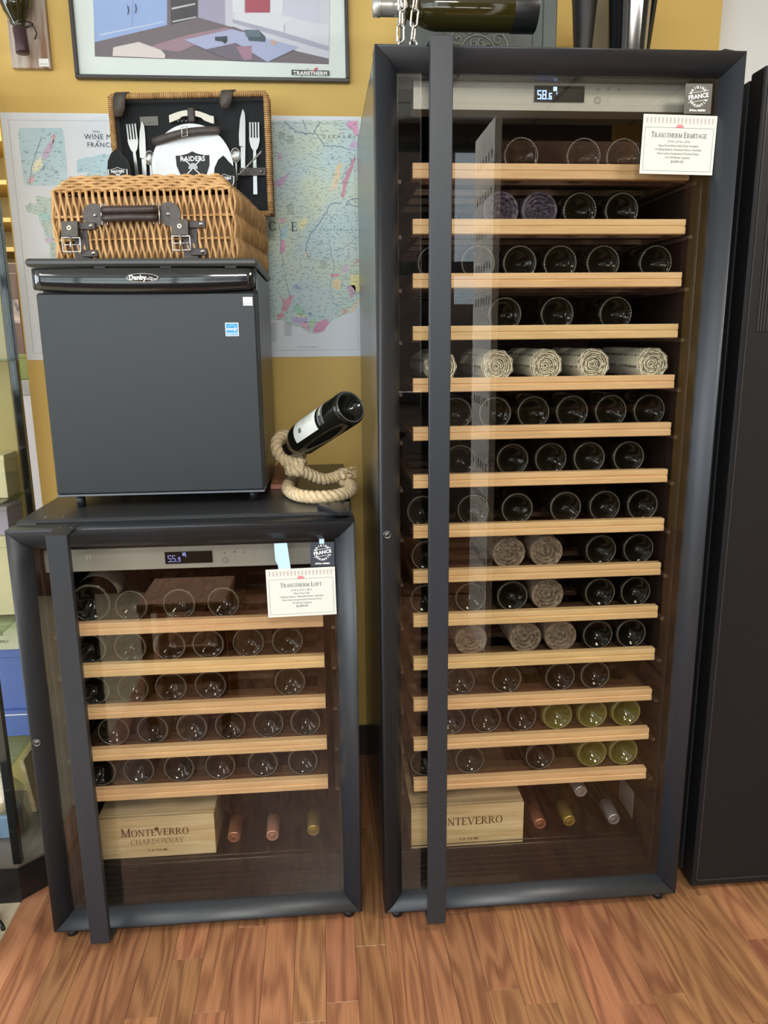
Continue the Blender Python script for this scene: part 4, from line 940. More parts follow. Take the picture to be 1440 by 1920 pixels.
# main rope: floor coil -> rises to the knot -> round the neck -> back to the knot -> floor
pa = [(-.062, .340, z_), (-.048, .285, z_), (-.052, .215, z_), (-.083, .165, z_), (-.122, .155, z_), (-.164, .178, z_), (-.190, .240, z_), (-.194, .305, z_), (-.188, .345, z_+.003), (-.183, .345, z_+.015), (-.184, .315, z_+.030)]
kn = Vector((-.174, .285, 1.008))
path = [Vector(p) for p in pa] + [kn + Vector((-.006, .0, -.010)), kn + Vector((.008, -.014, .004))]
path += [lp_(a) for a in (-.7, -1.4, -2.1, -2.8, -3.5, -4.2, -4.9, -5.5)]
path += [kn + Vector((-.014, .004, .004)), kn + Vector((-.002, -.020, -.008)), kn + Vector((.014, -.010, -.010)), Vector((-.140, .290, .985)), Vector((-.112, .310, .970)), Vector((-.085, .335, z_+.010)), Vector((-.066, .330, z_+.020)), Vector((-.056, .290, z_+.025))]
for st_ in rope_mesh(path, RR): MB().tube(st_, RR*.50, 8).build('rope_strand', ROPE, RH)
kp = [kn + Vector((.013*math.cos(a), .013*math.sin(a), .012*math.sin(a*1.0+1.5))) for a in [i*.7 for i in range(10)]]
for st_ in rope_mesh(kp, RR*.95, .036): MB().tube(st_, RR*.50, 8).build('knot_strand', ROPE, RH)
fr_ = MB()
for i in range(26):
    p = Vector((-.056+q.uniform(-.010, .010), .290+q.uniform(-.01, .01), z_+.024+q.uniform(-.008, .012)))
    fr_.tube([p, p+Vector((q.uniform(.005, .022), q.uniform(-.016, .004), q.uniform(-.003, .008)))], .0011, 3)
fr_.build('frayed_end', ROPE, RH)['kind'] = 'stuff'
# bottle in the rope
RB = thing('wine_bottle', 'dark wine bottle with white label held tilted by the rope holder', 'bottle', B0)
RB.rotation_mode = 'QUATERNION'; RB.rotation_quaternion = n_ax.to_track_quat('Y', 'Z')
MB().lathe(PROF, 40, None, 'Y').build('glass_body', BOTTLE, RB)
obj('base_ring', base_ring(1.0, False).mesh('base_ring', mat('ring_dark', (0.06, .06, .055), .08, spec=.9)), RB)
Mi = RB.rotation_quaternion.to_matrix().inverted(); lu = Mi @ Vector((-.3, -.55, .80)); ac = math.atan2(lu.z, lu.x)
def wrap_patch(r, y0, y1, a0, a1, name, m, par=RB, n=22):
    vs = [(r*math.cos(a0+(a1-a0)*i/n), y, r*math.sin(a0+(a1-a0)*i/n)) for y in (y0, y1) for i in range(n+1)]
    fs = [(i, i+1, n+2+i, n+1+i) for i in range(n)]
    me = MB().add(vs, fs, True).mesh(name, m); FIXED.add(me.name); return obj(name, me, par)
wrap_patch(.0378, .082, .172, ac-1.15, ac+1.25, 'white_label', PAPER)
wrap_patch(.0378, .052, .074, ac-1.15, ac+1.15, 'neck_band', INKK)
wrap_patch(.0380, .0555, .0562, ac-1.1, ac+1.1, 'band_line', BONE); wrap_patch(.0380, .0700, .0706, ac-1.1, ac+1.1, 'band_line', BONE)
wrap_patch(.0381, .060, .066, ac-.55, ac+.6, 'band_script', mat('gold_script', (.45, .42, .32), .6))
wrap_patch(.0380, .140, .151, ac+.55, ac+.83, 'label_crest', INK)
for k in range(7): wrap_patch(.0380, .098+k*.0052, .0986+k*.0052, ac-.35+.05*(k % 3), ac+.55-.07*(k % 2), 'label_line', INKL)
wrap_patch(.0380, .134, .1358, ac-.55, ac+.40, 'label_line', INKL)
MB().lathe([(.0150, .248), (.0156, .25), (.0150, .300), (.0162, .301), (.0162, .308), (.0001, .309)], 20, None, 'Y').build('capsule', BLACK, RB)
# reddish board lying on the low cabinet
o = MB().box((-.030, -.165, 0), (.030, .165, .012), bev=.001).build('wooden_board', REDW, None, (-.2080, .505, lidz+.0002), (0, 0, 0)); tag(o, 'reddish wooden board lying beside the mini fridge', 'board')

# ------------------------------------------------------------------ things on the tall cabinet
ztop = 1.7977-.006+.0056
tag_y = .105
CB = thing('wine_bottle', 'olive wine bottle lying in a chain on the tall cabinet', 'bottle', (.312, tag_y, 1.8935), (0, 0, math.radians(90)))
OLV = mat('olive_glass', (0.026, 0.021, 0.004), 0.05, spec=.7)
MB().lathe(PROF, 36, None, 'Y').build('glass_body', OLV, CB)
MB().lathe([(.0150, .235), (.0158, .237), (.0156, .292), (.0168, .293), (.0168, .307), (.0001, .308)], 24, None, 'Y').build('capsule', mat('pewter_foil', (.50, .50, .48), .35, .7), CB)
MB().lathe([(.0380, .0008), (.0382, .002), (.0382, .045), (.0380, .046)], 36, None, 'Y').build('dark_band', mat('band_dark', (.01, .011, .012), .3), CB)
text(CB, 'Vale', .020, WHITEI, -.0385, .075, .014, rot=(PI/2, 0, -PI/2)) 
for o in CB.children:
    if o.name.startswith('lettering'): o.rotation_euler = (0, PI/2*0, 0); o.matrix_local = Matrix(((0, 0, -1, -.0386), (0, 1, 0, .062), (1, 0, 0, .020), (0, 0, 0, 1))) @ Matrix.Rotation(0, 4, 'Z')
CH = thing('chain_holder', 'stiff silver chain holding up the lying wine bottle', 'bottle holder', (0, 0, 0))
def link(c, d, tw, ln=.030, w_=.0085, r=.0023):
    d = Vector(d).normalized(); a = d.orthogonal().normalized(); a = Matrix.Rotation(tw, 3, d) @ a; pts = []
    for i in range(16):
        t = 2*PI*i/16; pts.append(Vector(c) + d*(ln/2*math.sin(t)*(1 if abs(math.sin(t)) < .9 else 1)) + a*w_*.75*max(-1, min(1, 1.5*math.cos(t))))
    MB().tube(pts, r, 7, closed=True).build('chain_link', CHROME, CH)
for cx, k0 in ((.052, 0), (.076, 1)):
    for i in range(4): link((cx+.001*i, .075-.004*i, ztop+.0165+.0245*i), (.1*(1 if k0 else 0), -.1, 1), (i+k0) % 2*PI/2+.3)
for i in range(8):
    a = -PI/2 + i*2*PI/8; link((.060, tag_y+.0258*math.cos(a), 1.8935+.0258*math.sin(a)), (.2, -math.sin(a), math.cos(a)), i % 2*PI/2+.4, .022, .007)
for i in range(7): link((.072+.012*math.cos(i*.9), .16+.03*math.sin(i*.9), ztop+.0085), (-math.sin(i*.9), math.cos(i*.9), 0), PI/2*(i % 2), .028, .007)
# grey green framed panel with carved ornament
gx0, gx1 = .086, .412
GP = thing('carved_panel', 'grey green box with carved scroll panel behind the lying bottle', 'decor', (gx0, .30, ztop))
GG = mat('grey_green', (0.060, 0.076, 0.070), .45, noise=.15, scale=30); Wg = gx1-gx0
MB().box((0, .0, 0), (Wg, .10, .34), bev=.002).build('box_body', GG, GP)
MB().box((Wg-.030, -.004, 0), (Wg-.004, -.0002, .34)).box((Wg-.052, -.0025, 0), (Wg-.046, -.0002, .34)).build('box_frame', GG, GP)
pn = MB().box((.085, -.004, .0), (.225, -.0002, .165)).build('carved_plate', mat('dark_carving', (.07, .08, .07), .5), GP)
orn = MB(); cxx, czz = .155, .080
for rad in (.068, .040): orn.tube([(cxx+rad*math.cos(a), -.005, czz+rad*math.sin(a)) for a in [i*PI/20 for i in range(40)]], .0018, 5, closed=True)
for i in range(10):
    a0 = i*2*PI/10
    for rr_, rs in ((.053, .0125), (.025, .010)):
        c0 = (cxx+rr_*math.cos(a0), czz+rr_*math.sin(a0))
        orn.tube([(c0[0]+rs*(1-t/9)*math.cos(a0+t), -.0055, c0[1]+rs*(1-t/9)*math.sin(a0+t)) for t in [j*.6 for j in range(13)]], .0015, 5)
for sx in (-1, 1):
    for k in range(3): orn.tube([(cxx+sx*(.058+.004*k)+.008*math.cos(t), -.0055, .012+k*.07+.008*math.sin(t)) for t in [j*.6 for j in range(10)]], .0015, 5)
orn.build('scroll_ornament', mat('worn_carving', (.20, .22, .19), .45), pn)['kind'] = 'stuff'
# black vases
def vase(x, y, prof, label, n=28, m=GLOSSB, lobes=0):
    o = MB().lathe(prof, n, None, 'Z', mod=(lambda i, j: 1+.05*math.cos(i*2*PI*lobes/n)) if lobes else None).build('vase', m, None, (x, y, ztop)); tag(o, label, 'vase', 'black vases on the tall cabinet')
    return o
vase(.503, .40, [(.0001, .0), (.020, 0), (.019, .06), (.021, .14), (.027, .22), (.036, .30), (.033, .30), (.024, .22), (.018, .14), (.0001, .02)], 'slender black vase next to the carved panel', 28, mat('stitched_black', (.02, .019, .018), .5, noise=.3, scale=60, bump=.4))
vase(.606, .40, [(.0001, .0), (.040, 0), (.041, .06), (.043, .14), (.047, .22), (.053, .30), (.050, .30), (.043, .22), (.0001, .02)], 'wide glossy black fluted vase near the hinge corner', 48, GLOSSB, 6)
PF = thing('picture_frame', 'black framed picture leaning beside the wide black vase', 'picture frame', (.675, .46, ztop), (0, .12, -.9))
MB().box((-.012, 0, 0), (.0, .012, .30), bev=.001).box((-.20, 0, 0), (-.188, .012, .30), bev=.001).box((-.188, 0, 0), (-.012, .012, .012)).build('frame', GLOSSB, PF)
MB().box((-.188, .004, .012), (-.012, .008, .30)).build('picture', mat('dull_gold', (.22, .17, .09), .5), PF)
PF.location = (.668, .47, ztop+.026)

# ------------------------------------------------------------------ framed poster on the wall
YW = .7395
pc = Vector((-.3635, YW-.018, 2.34)); Wp, Hp = .700, .785
PO = thing('framed_poster', 'large framed living room illustration hanging above the basket', 'picture', (pc.x, YW, 1.9515))
fb = .0095
for (a, b) in (((-Wp/2, -.018, 0), (Wp/2, 0, fb)), ((-Wp/2, -.018, fb), (-Wp/2+fb, 0, Hp)), ((Wp/2-fb, -.018, fb), (Wp/2, 0, Hp)), ((-Wp/2+fb, -.018, Hp-fb), (Wp/2-fb, 0, Hp))):
    MB().box(a, b, bev=.0015).build('frame_bar', mat('dark_grey_frame', (.045, .04, .038), .35), PO)
MB().box((-Wp/2+fb, -.008, fb), (Wp/2-fb, -.001, Hp-fb)).build('poster_sheet', mat('poster_paper', (.80, .84, .80), .5), PO)
MB().box((-Wp/2+fb, -.0125, fb), (Wp/2-fb, -.0115, Hp-fb)).build('glazing', PICGLASS, PO)
def art(polys, par, Y, loc):
    for k, (nm, col, pts) in enumerate(polys):
        P = [at(p[0], p[1], Y) - loc for p in pts]; y = -.0083-.00012*k
        me = MB().poly([(p.x, y, p.z) for p in P]).mesh(nm, mat('print_%02x%02x%02x' % tuple(int(c*255) for c in col), col, .6)); FIXED.add(me.name); obj(nm, me, par)
def ip(x, y): return (130+x/2.717, y/2.717)     # coordinates read in a zoomed crop of the poster
A = lambda *l: [ip(*p) for p in l]
art([
 ('print_floor', (.20, .16, .18), A((118, -200), (1326, -200), (1322, 328), (130, 288))),
 ('print_cabinet', (.36, .47, .78), A((112, -200), (498, -200), (498, 128), (130, 215))),
 ('print_cabinet_edge', (.60, .68, .86), A((152, 175), (482, 108), (482, 114), (156, 182))),
 ('print_door_line', (.26, .34, .60), A((318, -200), (321, -200), (325, 130), (321, 131))),
 ('print_cooler', (.09, .08, .09), A((512, -200), (655, -200), (652, 88), (518, 128))),
 ('print_cooler_shelf', (.60, .60, .62), A((522, 40), (642, 16), (642, 24), (522, 50))),
 ('print_cooler_shelf', (.60, .60, .62), A((526, 108), (646, 84), (646, 90), (526, 115))),
 ('print_wall', (.42, .38, .52), A((657, -200), (835, -200), (835, 135), (790, 128), (657, 90))),
 ('print_panel', (.66, .62, .72), A((790, -200), (835, -200), (832, 140), (795, 130))),
 ('print_rug', (.38, .24, .30), A((385, 245), (600, 180), (800, 140), (835, 150), (560, 265))),
 ('print_sofa', (.68, .66, .74), A((832, -200), (1326, -200), (1323, 300), (1160, 262), (832, 135))),
 ('print_sofa_shadow', (.46, .44, .56), A((832, 98), (1095, 168), (1322, 238), (1322, 262), (832, 118))),
 ('print_seat_cushion', (.78, .77, .82), A((850, 60), (1000, 55), (1160, 95), (1100, 118), (1092, 165), (838, 100))),
 ('print_seat_cushion', (.74, .73, .80), A((1105, 120), (1160, 98), (1322, 130), (1322, 232), (1098, 168))),
 ('print_cushion_line', (.50, .48, .60), A((1092, 128), (1098, 124), (1098, 168), (1092, 166))),
 ('print_back_cushion', (.66, .65, .76), A((1090, -200), (1300, -200), (1262, 125), (1160, 98), (1085, 78))),
 ('print_white_cushion', (.80, .79, .84), A((832, -200), (905, -200), (888, 62), (832, 70))),
 ('print_white_cushion', (.80, .79, .84), A((1030, -200), (1095, -200), (1085, 78), (1025, 68))),
 ('print_red_cushion', (.45, .10, .14), A((900, -200), (1025, -200), (1022, 66), (895, 66))),
 ('print_table', (.45, .47, .68), A((585, 205), (830, 150), (1170, 242), (1010, 318), (830, 310))),
 ('print_table_shade', (.18, .15, .20), A((690, 255), (850, 220), (1010, 318), (830, 310))),
 ('print_table_red', (.40, .22, .30), A((850, 240), (930, 235), (930, 305), (890, 308))),
 ('print_book', (.08, .11, .14), A((893, 158), (970, 160), (1000, 190), (1000, 216), (915, 210))),
 ('print_book', (.14, .19, .23), A((893, 153), (968, 155), (975, 190), (900, 190))),
 ('print_cup', (.06, .07, .09), A((742, 190), (806, 186), (806, 214), (795, 226), (780, 214), (744, 210))),
 ('print_ring', (.62, .42, .36), A((1020, 215), (1040, 202), (1060, 218), (1042, 236))),
 ('print_stool', (.78, .68, .66), A((225, 245), (250, 238), (355, 216), (470, 258), (490, 282), (488, 300), (222, 288))),
 ('print_handle', (.05, .05, .08), A((296, 24), (303, 40), (306, 60), (300, 80), (297, 78), (301, 60), (298, 42))),
 ('print_handle', (.05, .05, .08), A((334, 16), (342, 32), (345, 50), (339, 70), (335, 68), (340, 50), (337, 33))),
 ('print_name_bar', (.09, .09, .10), A((1132, 357), (1324, 362), (1324, 388), (1132, 383))),
 ('print_red_slash', (.55, .12, .10), A((1255, 347), (1268, 347), (1240, 376), (1228, 376))),
 ('print_grey_slash', (.35, .34, .34), A((1214, 347), (1218, 347), (1182, 398), (1178, 398))),
], PO, YW-.008, Vector((pc.x, YW, 1.9515)))
tp_ = at(130+1228/2.717, 373/2.717, YW-.014) - Vector((pc.x, YW, 1.9515)); text(PO, 'TRANSTHERM', .0125, WHITEI, tp_.x, -.0128+.0004, tp_.z, .0006, 1.15)
tp_ = at(130+1285/2.717, 397/2.717, YW-.014) - Vector((pc.x, YW, 1.9515)); text(PO, 'CAVES', .0060, INKL, tp_.x, -.0124, tp_.z, 0, 1.6)

# ------------------------------------------------------------------ wine map of France
mx0, mx1, mz0, mz1 = -.914, .016, 1.247, 1.873
MP = MB().box((mx0, YW-.0012, mz0), (mx1, YW, mz1)).build('wall_map', mat('map_sea', (.78, .82, .88), .55, noise=.05, scale=6)); tag(MP, 'large paper wine map of France on the yellow wall', 'map')
def map_mat(name, c1, c2, dens=.9, sc_=230):
    m = bpy.data.materials.new(name); m.use_nodes = True; nt = m.node_tree; N = nt.nodes; L = nt.links; b = N['Principled BSDF']; b.inputs['Roughness'].default_value = .55
    tc = N.new('ShaderNodeTexCoord'); n1 = N.new('ShaderNodeTexNoise'); n1.inputs['Scale'].default_value = 7; L.new(tc.outputs['Object'], n1.inputs['Vector'])
    mpg = N.new('ShaderNodeMapping'); mpg.inputs['Scale'].default_value = (.45, 1, 1.3); L.new(tc.outputs['Object'], mpg.inputs[0])
    n2 = N.new('ShaderNodeTexNoise'); n2.inputs['Scale'].default_value = sc_; n2.inputs['Detail'].default_value = 1; L.new(mpg.outputs[0], n2.inputs['Vector'])
    cr = N.new('ShaderNodeValToRGB'); cr.color_ramp.elements[0].position = .38; cr.color_ramp.elements[0].color = (*c1, 1); cr.color_ramp.elements[1].position = .62; cr.color_ramp.elements[1].color = (*c2, 1); L.new(n1.outputs['Fac'], cr.inputs[0])
    c3 = N.new('ShaderNodeValToRGB'); c3.color_ramp.elements[0].position = .66-.1*dens; c3.color_ramp.elements[0].color = (1, 1, 1, 1); c3.color_ramp.elements[1].position = .72-.1*dens; c3.color_ramp.elements[1].color = (.60, .64, .66, 1); L.new(n2.outputs['Fac'], c3.inputs[0])
    mu = N.new('ShaderNodeMix'); mu.data_type = 'RGBA'; mu.blend_type = 'MULTIPLY'; mu.inputs['Factor'].default_value = 1; L.new(cr.outputs[0], mu.inputs['A']); L.new(c3.outputs[0], mu.inputs['B']); L.new(mu.outputs['Result'], b.inputs['Base Color']); return m
LAND = map_mat('map_land', (.55, .70, .72), (.66, .74, .58)); INSET = map_mat('map_inset', (.50, .68, .76), (.60, .76, .80), .55, 200)
def region(nm, m, pts, lev, jag=0):
    P = [at(p[0], p[1], YW-.001) for p in pts]
    if jag:
        Q = []
        for i in range(len(P)):
            a, b = P[i], P[(i+1) % len(P)]; k = max(1, int((b-a).length/.007))
            for j in range(k): Q.append(a+(b-a)*j/k + Vector((q.uniform(-jag, jag), 0, q.uniform(-jag, jag))))
        P = Q
    y = YW-.0012-.00015*lev
    from mathutils.geometry import tessellate_polygon
    fs = tessellate_polygon([[Vector((p.x, p.z, 0)) for p in P]])
    me = MB().add([(p.x, y, p.z) for p in P], [tuple(f) for f in fs]).mesh(nm, m); FIXED.add(me.name); return obj(nm, me, MP)
region('map_land', LAND, [(45, 388), (60, 380), (68, 386), (66, 368), (92, 372), (104, 352), (130, 362), (160, 330), (196, 300), (230, 262), (300, 240), (420, 226), (676, 226), (677, 560), (665, 575), (655, 588), (640, 592), (622, 602), (608, 618), (590, 628), (575, 622), (562, 612), (545, 612), (530, 600), (505, 600), (420, 596), (300, 600), (180, 590), (90, 560), (96, 470), (80, 430), (72, 404), (52, 398)], 1, .0022)
region('map_inset', INSET, [(36, 240), (116, 240), (119, 248), (126, 320), (125, 348), (50, 348), (45, 344), (34, 250)], 2)
region('map_inset', INSET, [(144, 302), (160, 296), (206, 288), (206, 322), (144, 324)], 2, .002)
reg = [('pink', (.72, .22, .48), [(650, 228), (672, 228), (672, 262), (664, 250), (652, 240)]), ('mauve', (.62, .34, .66), [(656, 270), (668, 262), (668, 275), (656, 280)]), ('mauve', (.56, .28, .62), [(512, 342), (540, 326), (540, 332), (524, 352), (514, 346)]), ('mauve', (.6, .4, .66), [(521, 293), (528, 289), (528, 297), (522, 300)]),
 ('orange', (.80, .55, .28), [(632, 310), (642, 304), (634, 340), (624, 358), (620, 354), (628, 330)]), ('red', (.55, .12, .22), [(662, 300), (668, 294), (656, 330), (650, 345), (645, 372), (640, 370), (642, 342), (650, 325)]),
 ('yellow', (.82, .74, .30), [(560, 425), (566, 412), (576, 406), (574, 418), (566, 432)]), ('teal', (.30, .56, .62), [(524, 430), (536, 418), (540, 446), (522, 450)]), ('magenta', (.72, .20, .45), [(526, 452), (534, 448), (535, 474), (524, 474)]), ('pink', (.7, .25, .45), [(522, 414), (534, 406), (532, 418)]),
 ('navy', (.20, .30, .60), [(549, 537), (556, 532), (566, 541), (562, 544)]), ('red', (.72, .25, .38), [(525, 556), (536, 562), (545, 552), (553, 556), (545, 570), (540, 582), (528, 586), (530, 568)]), ('red', (.70, .20, .28), [(520, 592), (530, 584), (534, 592), (524, 600)]),
 ('green', (.30, .62, .48), [(548, 574), (558, 570), (570, 582), (572, 590), (556, 588)]), ('yellow', (.86, .82, .40), [(552, 590), (574, 590), (572, 594), (560, 594)]), ('violet', (.50, .36, .72), [(546, 594), (578, 598), (576, 606), (560, 606), (548, 604)]), ('pink', (.78, .35, .50), [(562, 606), (578, 604), (580, 620), (568, 614)]),
 ('green', (.45, .70, .40), [(580, 600), (592, 600), (588, 615), (578, 612)]), ('magenta', (.76, .20, .45), [(594, 604), (612, 598), (620, 606), (606, 622), (586, 626), (590, 612)]), ('red', (.68, .18, .28), [(618, 514), (634, 513), (638, 518), (622, 520)]), ('orange', (.85, .60, .25), [(624, 525), (638, 523), (640, 536), (632, 544), (625, 538)]),
 ('yellow', (.88, .76, .20), [(656, 516), (674, 514), (677, 544), (666, 548), (656, 530)]), ('plum', (.55, .25, .40), [(652, 538), (664, 534), (668, 548), (656, 560)]), ('mauve', (.66, .42, .64), [(637, 510), (652, 494), (654, 506), (642, 512)]), ('tan', (.80, .62, .38), [(656, 582), (664, 570), (674, 560), (677, 564), (668, 578), (658, 588)]), ('red', (.76, .20, .15), [(642, 582), (650, 578), (650, 588), (643, 590)]), ('red', (.7, .2, .2), [(661, 495), (670, 485), (672, 490), (664, 498)]),
 ('navy', (.16, .26, .42), [(576, 588), (584, 584), (586, 590), (580, 594)]), ('violet', (.55, .35, .60), [(88, 270), (100, 262), (98, 282), (86, 300), (80, 292)]), ('rose', (.70, .30, .40), [(96, 256), (104, 250), (102, 270), (98, 270)]), ('cream', (.86, .82, .55), [(64, 305), (78, 296), (80, 312), (68, 325), (60, 322)]), ('blue', (.18, .28, .52), [(78, 312), (88, 304), (84, 318), (76, 320)]), ('rose', (.72, .40, .45), [(52, 335), (64, 328), (62, 343), (52, 345)]), ('teal', (.35, .66, .66), [(72, 402), (90, 398), (94, 414), (80, 412)]), ('lilac', (.66, .52, .74), [(82, 448), (96, 442), (98, 455), (86, 458)]), ('tan', (.76, .7, .55), [(568, 475), (576, 468), (578, 480), (572, 484)])]
for nm, col, pts in reg: region('map_region', map_mat('map_%s' % nm, tuple(c*.72+k_*.28 for c, k_ in zip(col, (.6, .72, .65))), tuple(min(1, c*.8+.25) for c in col), .5), pts, 3, .0026)
RV = mat('map_line', (.16, .22, .36), .7)
def river(pts, w_=.0009, jit=.003):
    P = [at(p[0], p[1], YW) for p in pts]; o = []
    for i in range(len(P)-1):
        k = max(2, int((P[i+1]-P[i]).length/.006))
        for j in range(k): o.append(P[i].lerp(P[i+1], j/k) + Vector((q.uniform(-jit, jit), 0, q.uniform(-jit, jit))))
    mb = MB(); o.append(P[-1])
    for i in range(len(o)-1):
        d = (o[i+1]-o[i]).normalized(); nn_ = Vector((-d.z, 0, d.x))*w_; y = YW-.0018
        mb.poly([(p.x, y, p.z) for p in (o[i]+nn_, o[i]-nn_, o[i+1]-nn_, o[i+1]+nn_)])
    me = mb.mesh('map_line', RV); FIXED.add(me.name); obj('map_line', me, MP)
river([(532, 227), (550, 244), (572, 250), (592, 250), (602, 262), (608, 272), (640, 276), (655, 282)]); river([(566, 226), (574, 245)]); river([(600, 226), (590, 248)])
river([(665, 293), (648, 318), (641, 345)], .0006); river([(640, 380), (618, 382), (612, 398), (598, 420), (580, 440), (574, 470), (582, 490)]); river([(677, 372), (655, 375), (648, 384), (672, 388)]); river([(616, 450), (626, 500), (620, 540), (624, 565), (640, 578)], .0006); river([(676, 440), (650, 462), (625, 470)], .0006)
river([(524, 420), (530, 500), (545, 560)], .0006, .002); river([(56, 344), (60, 312), (78, 256)], .0006, .0004)
def mtext(s, px, py, size, m, spacing=1.0, bold=0.0):
    p = at(px, py, YW-.002); text(MP, s, size, m, p.x, YW-.0019, p.z, bold, spacing)
NAVY = mat('navy_ink', (.03, .05, .12), .7)
mtext('WINE MAP', 192, 257, .0180, INKK, 1.1); mtext('FRANCE', 188, 272, .0165, INKK, 1.15); mtext('VINO', 180, 247, .008, INK); mtext('OF', 184, 265, .007, INK)
serif(MP, 'C', .0235, NAVY, at(511, 424, YW).x, YW-.0021, at(511, 424, YW).z, 1); serif(MP, 'E', .0235, NAVY, at(552, 425, YW).x, YW-.0021, at(552, 425, YW).z, 1)
mtext('GERMANY', 636, 257, .011, INK, 2.1); mtext('SWITZERLAND', 634, 431, .008, INK, 2.2); mtext('WINE MAP OF FRANCE', 577, 651, .0045, INKL, 1.3)
for k, (px, py, n_) in enumerate([(545, 256, 6), (545, 384, 8), (512, 606, 14), (540, 606, 10), (606, 490, 6), (528, 250, 5)]):
    for j in range(n_):
        w_ = q.uniform(.6, 1); p = at(px, py+j*2.6, YW-.002); me = MB().poly([(p.x-.012*w_, YW-.0019, p.z), (p.x+.012*w_, YW-.0019, p.z), (p.x+.012*w_, YW-.0019, p.z+.0009), (p.x-.012*w_, YW-.0019, p.z+.0009)]).mesh('map_caption', INKL); FIXED.add(me.name); obj('map_caption', me, MP)
gb = MB()
for (xa, za, xb, zb) in ((mx0+.018, mz1-.018, mx1-.018, mz1-.0175), (mx0+.018, mz0+.018, mx1-.018, mz0+.0185), (mx0+.018, mz0+.018, mx0+.0185, mz1-.018), (mx1-.0185, mz0+.018, mx1-.018, mz1-.018)): gb.poly([(xa, YW-.00135, za), (xb, YW-.00135, za), (xb, YW-.00135, zb), (xa, YW-.00135, zb)])
me = gb.mesh('map_border', INKL); FIXED.add(me.name); obj('map_border', me, MP)

# ------------------------------------------------------------------ wall board with a hanging bottle
WB = thing('bottle_wall_board', 'distressed wooden wall board holding an upside-down bottle', 'wall decor', (-.8195, YW, 1.973))
MB().box((-.048, -.016, 0), (.048, 0, .36), bev=.001).build('board', mat('distressed_wood', (.66, .60, .52), .7, noise=.5, scale=14, col2=(.26, .14, .08), stretch=(3, 1, .35), bump=.4), WB)
MB().box((.020, -.0165, .004), (.044, -.0161, .022)).build('price_sticker', WHITEI, WB)
text(WB, '$ 72.95', .0055, INK, .032, -.0169, .009)
MB().tube([(.026*math.cos(a)-.004, -.044+.026*math.sin(a), .092+.003*math.sin(2*a)) for a in [i*PI/12 for i in range(24)]], .0016, 6, closed=True).tube([(.020, -.040, .092), (.026, -.03, .075), (.015, -.0161, .066)], .0016, 6).build('wire_hook', BLACK, WB)
HB = MB().lathe([(.0001, 0), (.0150, 0), (.0158, .004), (.0150, .058), (.0158, .066), (.030, .092), (.0375, .115), (.0375, .30), (.0001, .30)], 28).build('glass_body', OLV)
HT = thing('wine_bottle', 'upside-down wine bottle hanging on the wall board', 'bottle', (-.8235, YW-.056, 1.994), (0, math.radians(-3), 0)); HB.parent = HT
MB().lathe([(.0001, -.001), (.0158, -.001), (.0166, .003), (.0160, .055), (.0156, .0555)], 24).build('capsule', mat('plum_foil', (.07, .035, .045), .35, .3), HT)

# ------------------------------------------------------------------ glass display case at the left
DC = thing('display_case', 'glass display case with black posts beside the low cabinet', 'display case', (0, 0, 0))
bs = [(-.84, .155), (-.79, .22), (-.79, .43), (-.84, .50), (-1.30, .50), (-1.35, .43), (-1.35, .22), (-1.30, .155)]
prism_z = lambda pts, z0, z1: MB().add([(p[0], p[1], z0) for p in pts] + [(p[0], p[1], z1) for p in pts], [tuple(range(len(pts)))[::-1], tuple(range(len(pts), 2*len(pts)))] + [(i, (i+1) % len(pts), (i+1) % len(pts)+len(pts), i+len(pts)) for i in range(len(pts))])
bs = [(-.850, .150), (-.800, .20), (-.800, .44), (-.850, .49), (-1.30, .49), (-1.35, .44), (-1.35, .20), (-1.30, .150)]
prism_z(bs, 0.0, .092).build('base', BLACK, DC); prism_z(bs, .0925, .099).build('base_top', mat('case_deck', (.14, .12, .10), .35), DC)
for (xx, yy) in ((-.853, .163), (-.849, .47), (-1.28, .163), (-1.28, .47)): MB().box((xx-.009, yy-.009, .0995), (xx+.009, yy+.009, 1.95), bev=.001).build('post', GLOSSB, DC)
MB().box((-.851, .180, .0995), (-.847, .460, 1.93)).build('glass_side', CLEAR, DC); MB().box((-1.265, .468, .0995), (-.862, .472, 1.93)).build('back_panel', mat('khaki_reflection', (.42, .33, .13), .25), DC)  # back glass, the yellow wall's reflection put into its khaki colour
for z in (.325, .640, .924, 1.25, 1.6): MB().box((-1.262, .176, z), (-.8575, .462, z+.007), bev=.0005).build('glass_shelf', GREENP, DC)
MB().box((-1.29, .155, 1.95), (-.84, .48, 1.975)).build('top_frame', BLACK, DC)
def item(name, label, cat, a, b, m, bev=.002, rot=0, group=None, z=None):
    c = ((a[0]+b[0])/2, (a[1]+b[1])/2, a[2]); hx_, hy_ = (b[0]-a[0])/2, (b[1]-a[1])/2
    o = MB().box((-hx_, -hy_, 0), (hx_, hy_, b[2]-a[2]), bev=bev).build(name, m, None, c, (0, 0, rot)); tag(o, label, cat, group); return o, hx_, hy_, b[2]-a[2]
CREAM = mat('cream_box', (.72, .62, .38), .6, noise=.08, scale=12); LILAC = mat('lilac_card', (.45, .36, .50), .55); BLUEB = mat('blue_box_card', (.10, .17, .50), .45, noise=.1, scale=5)
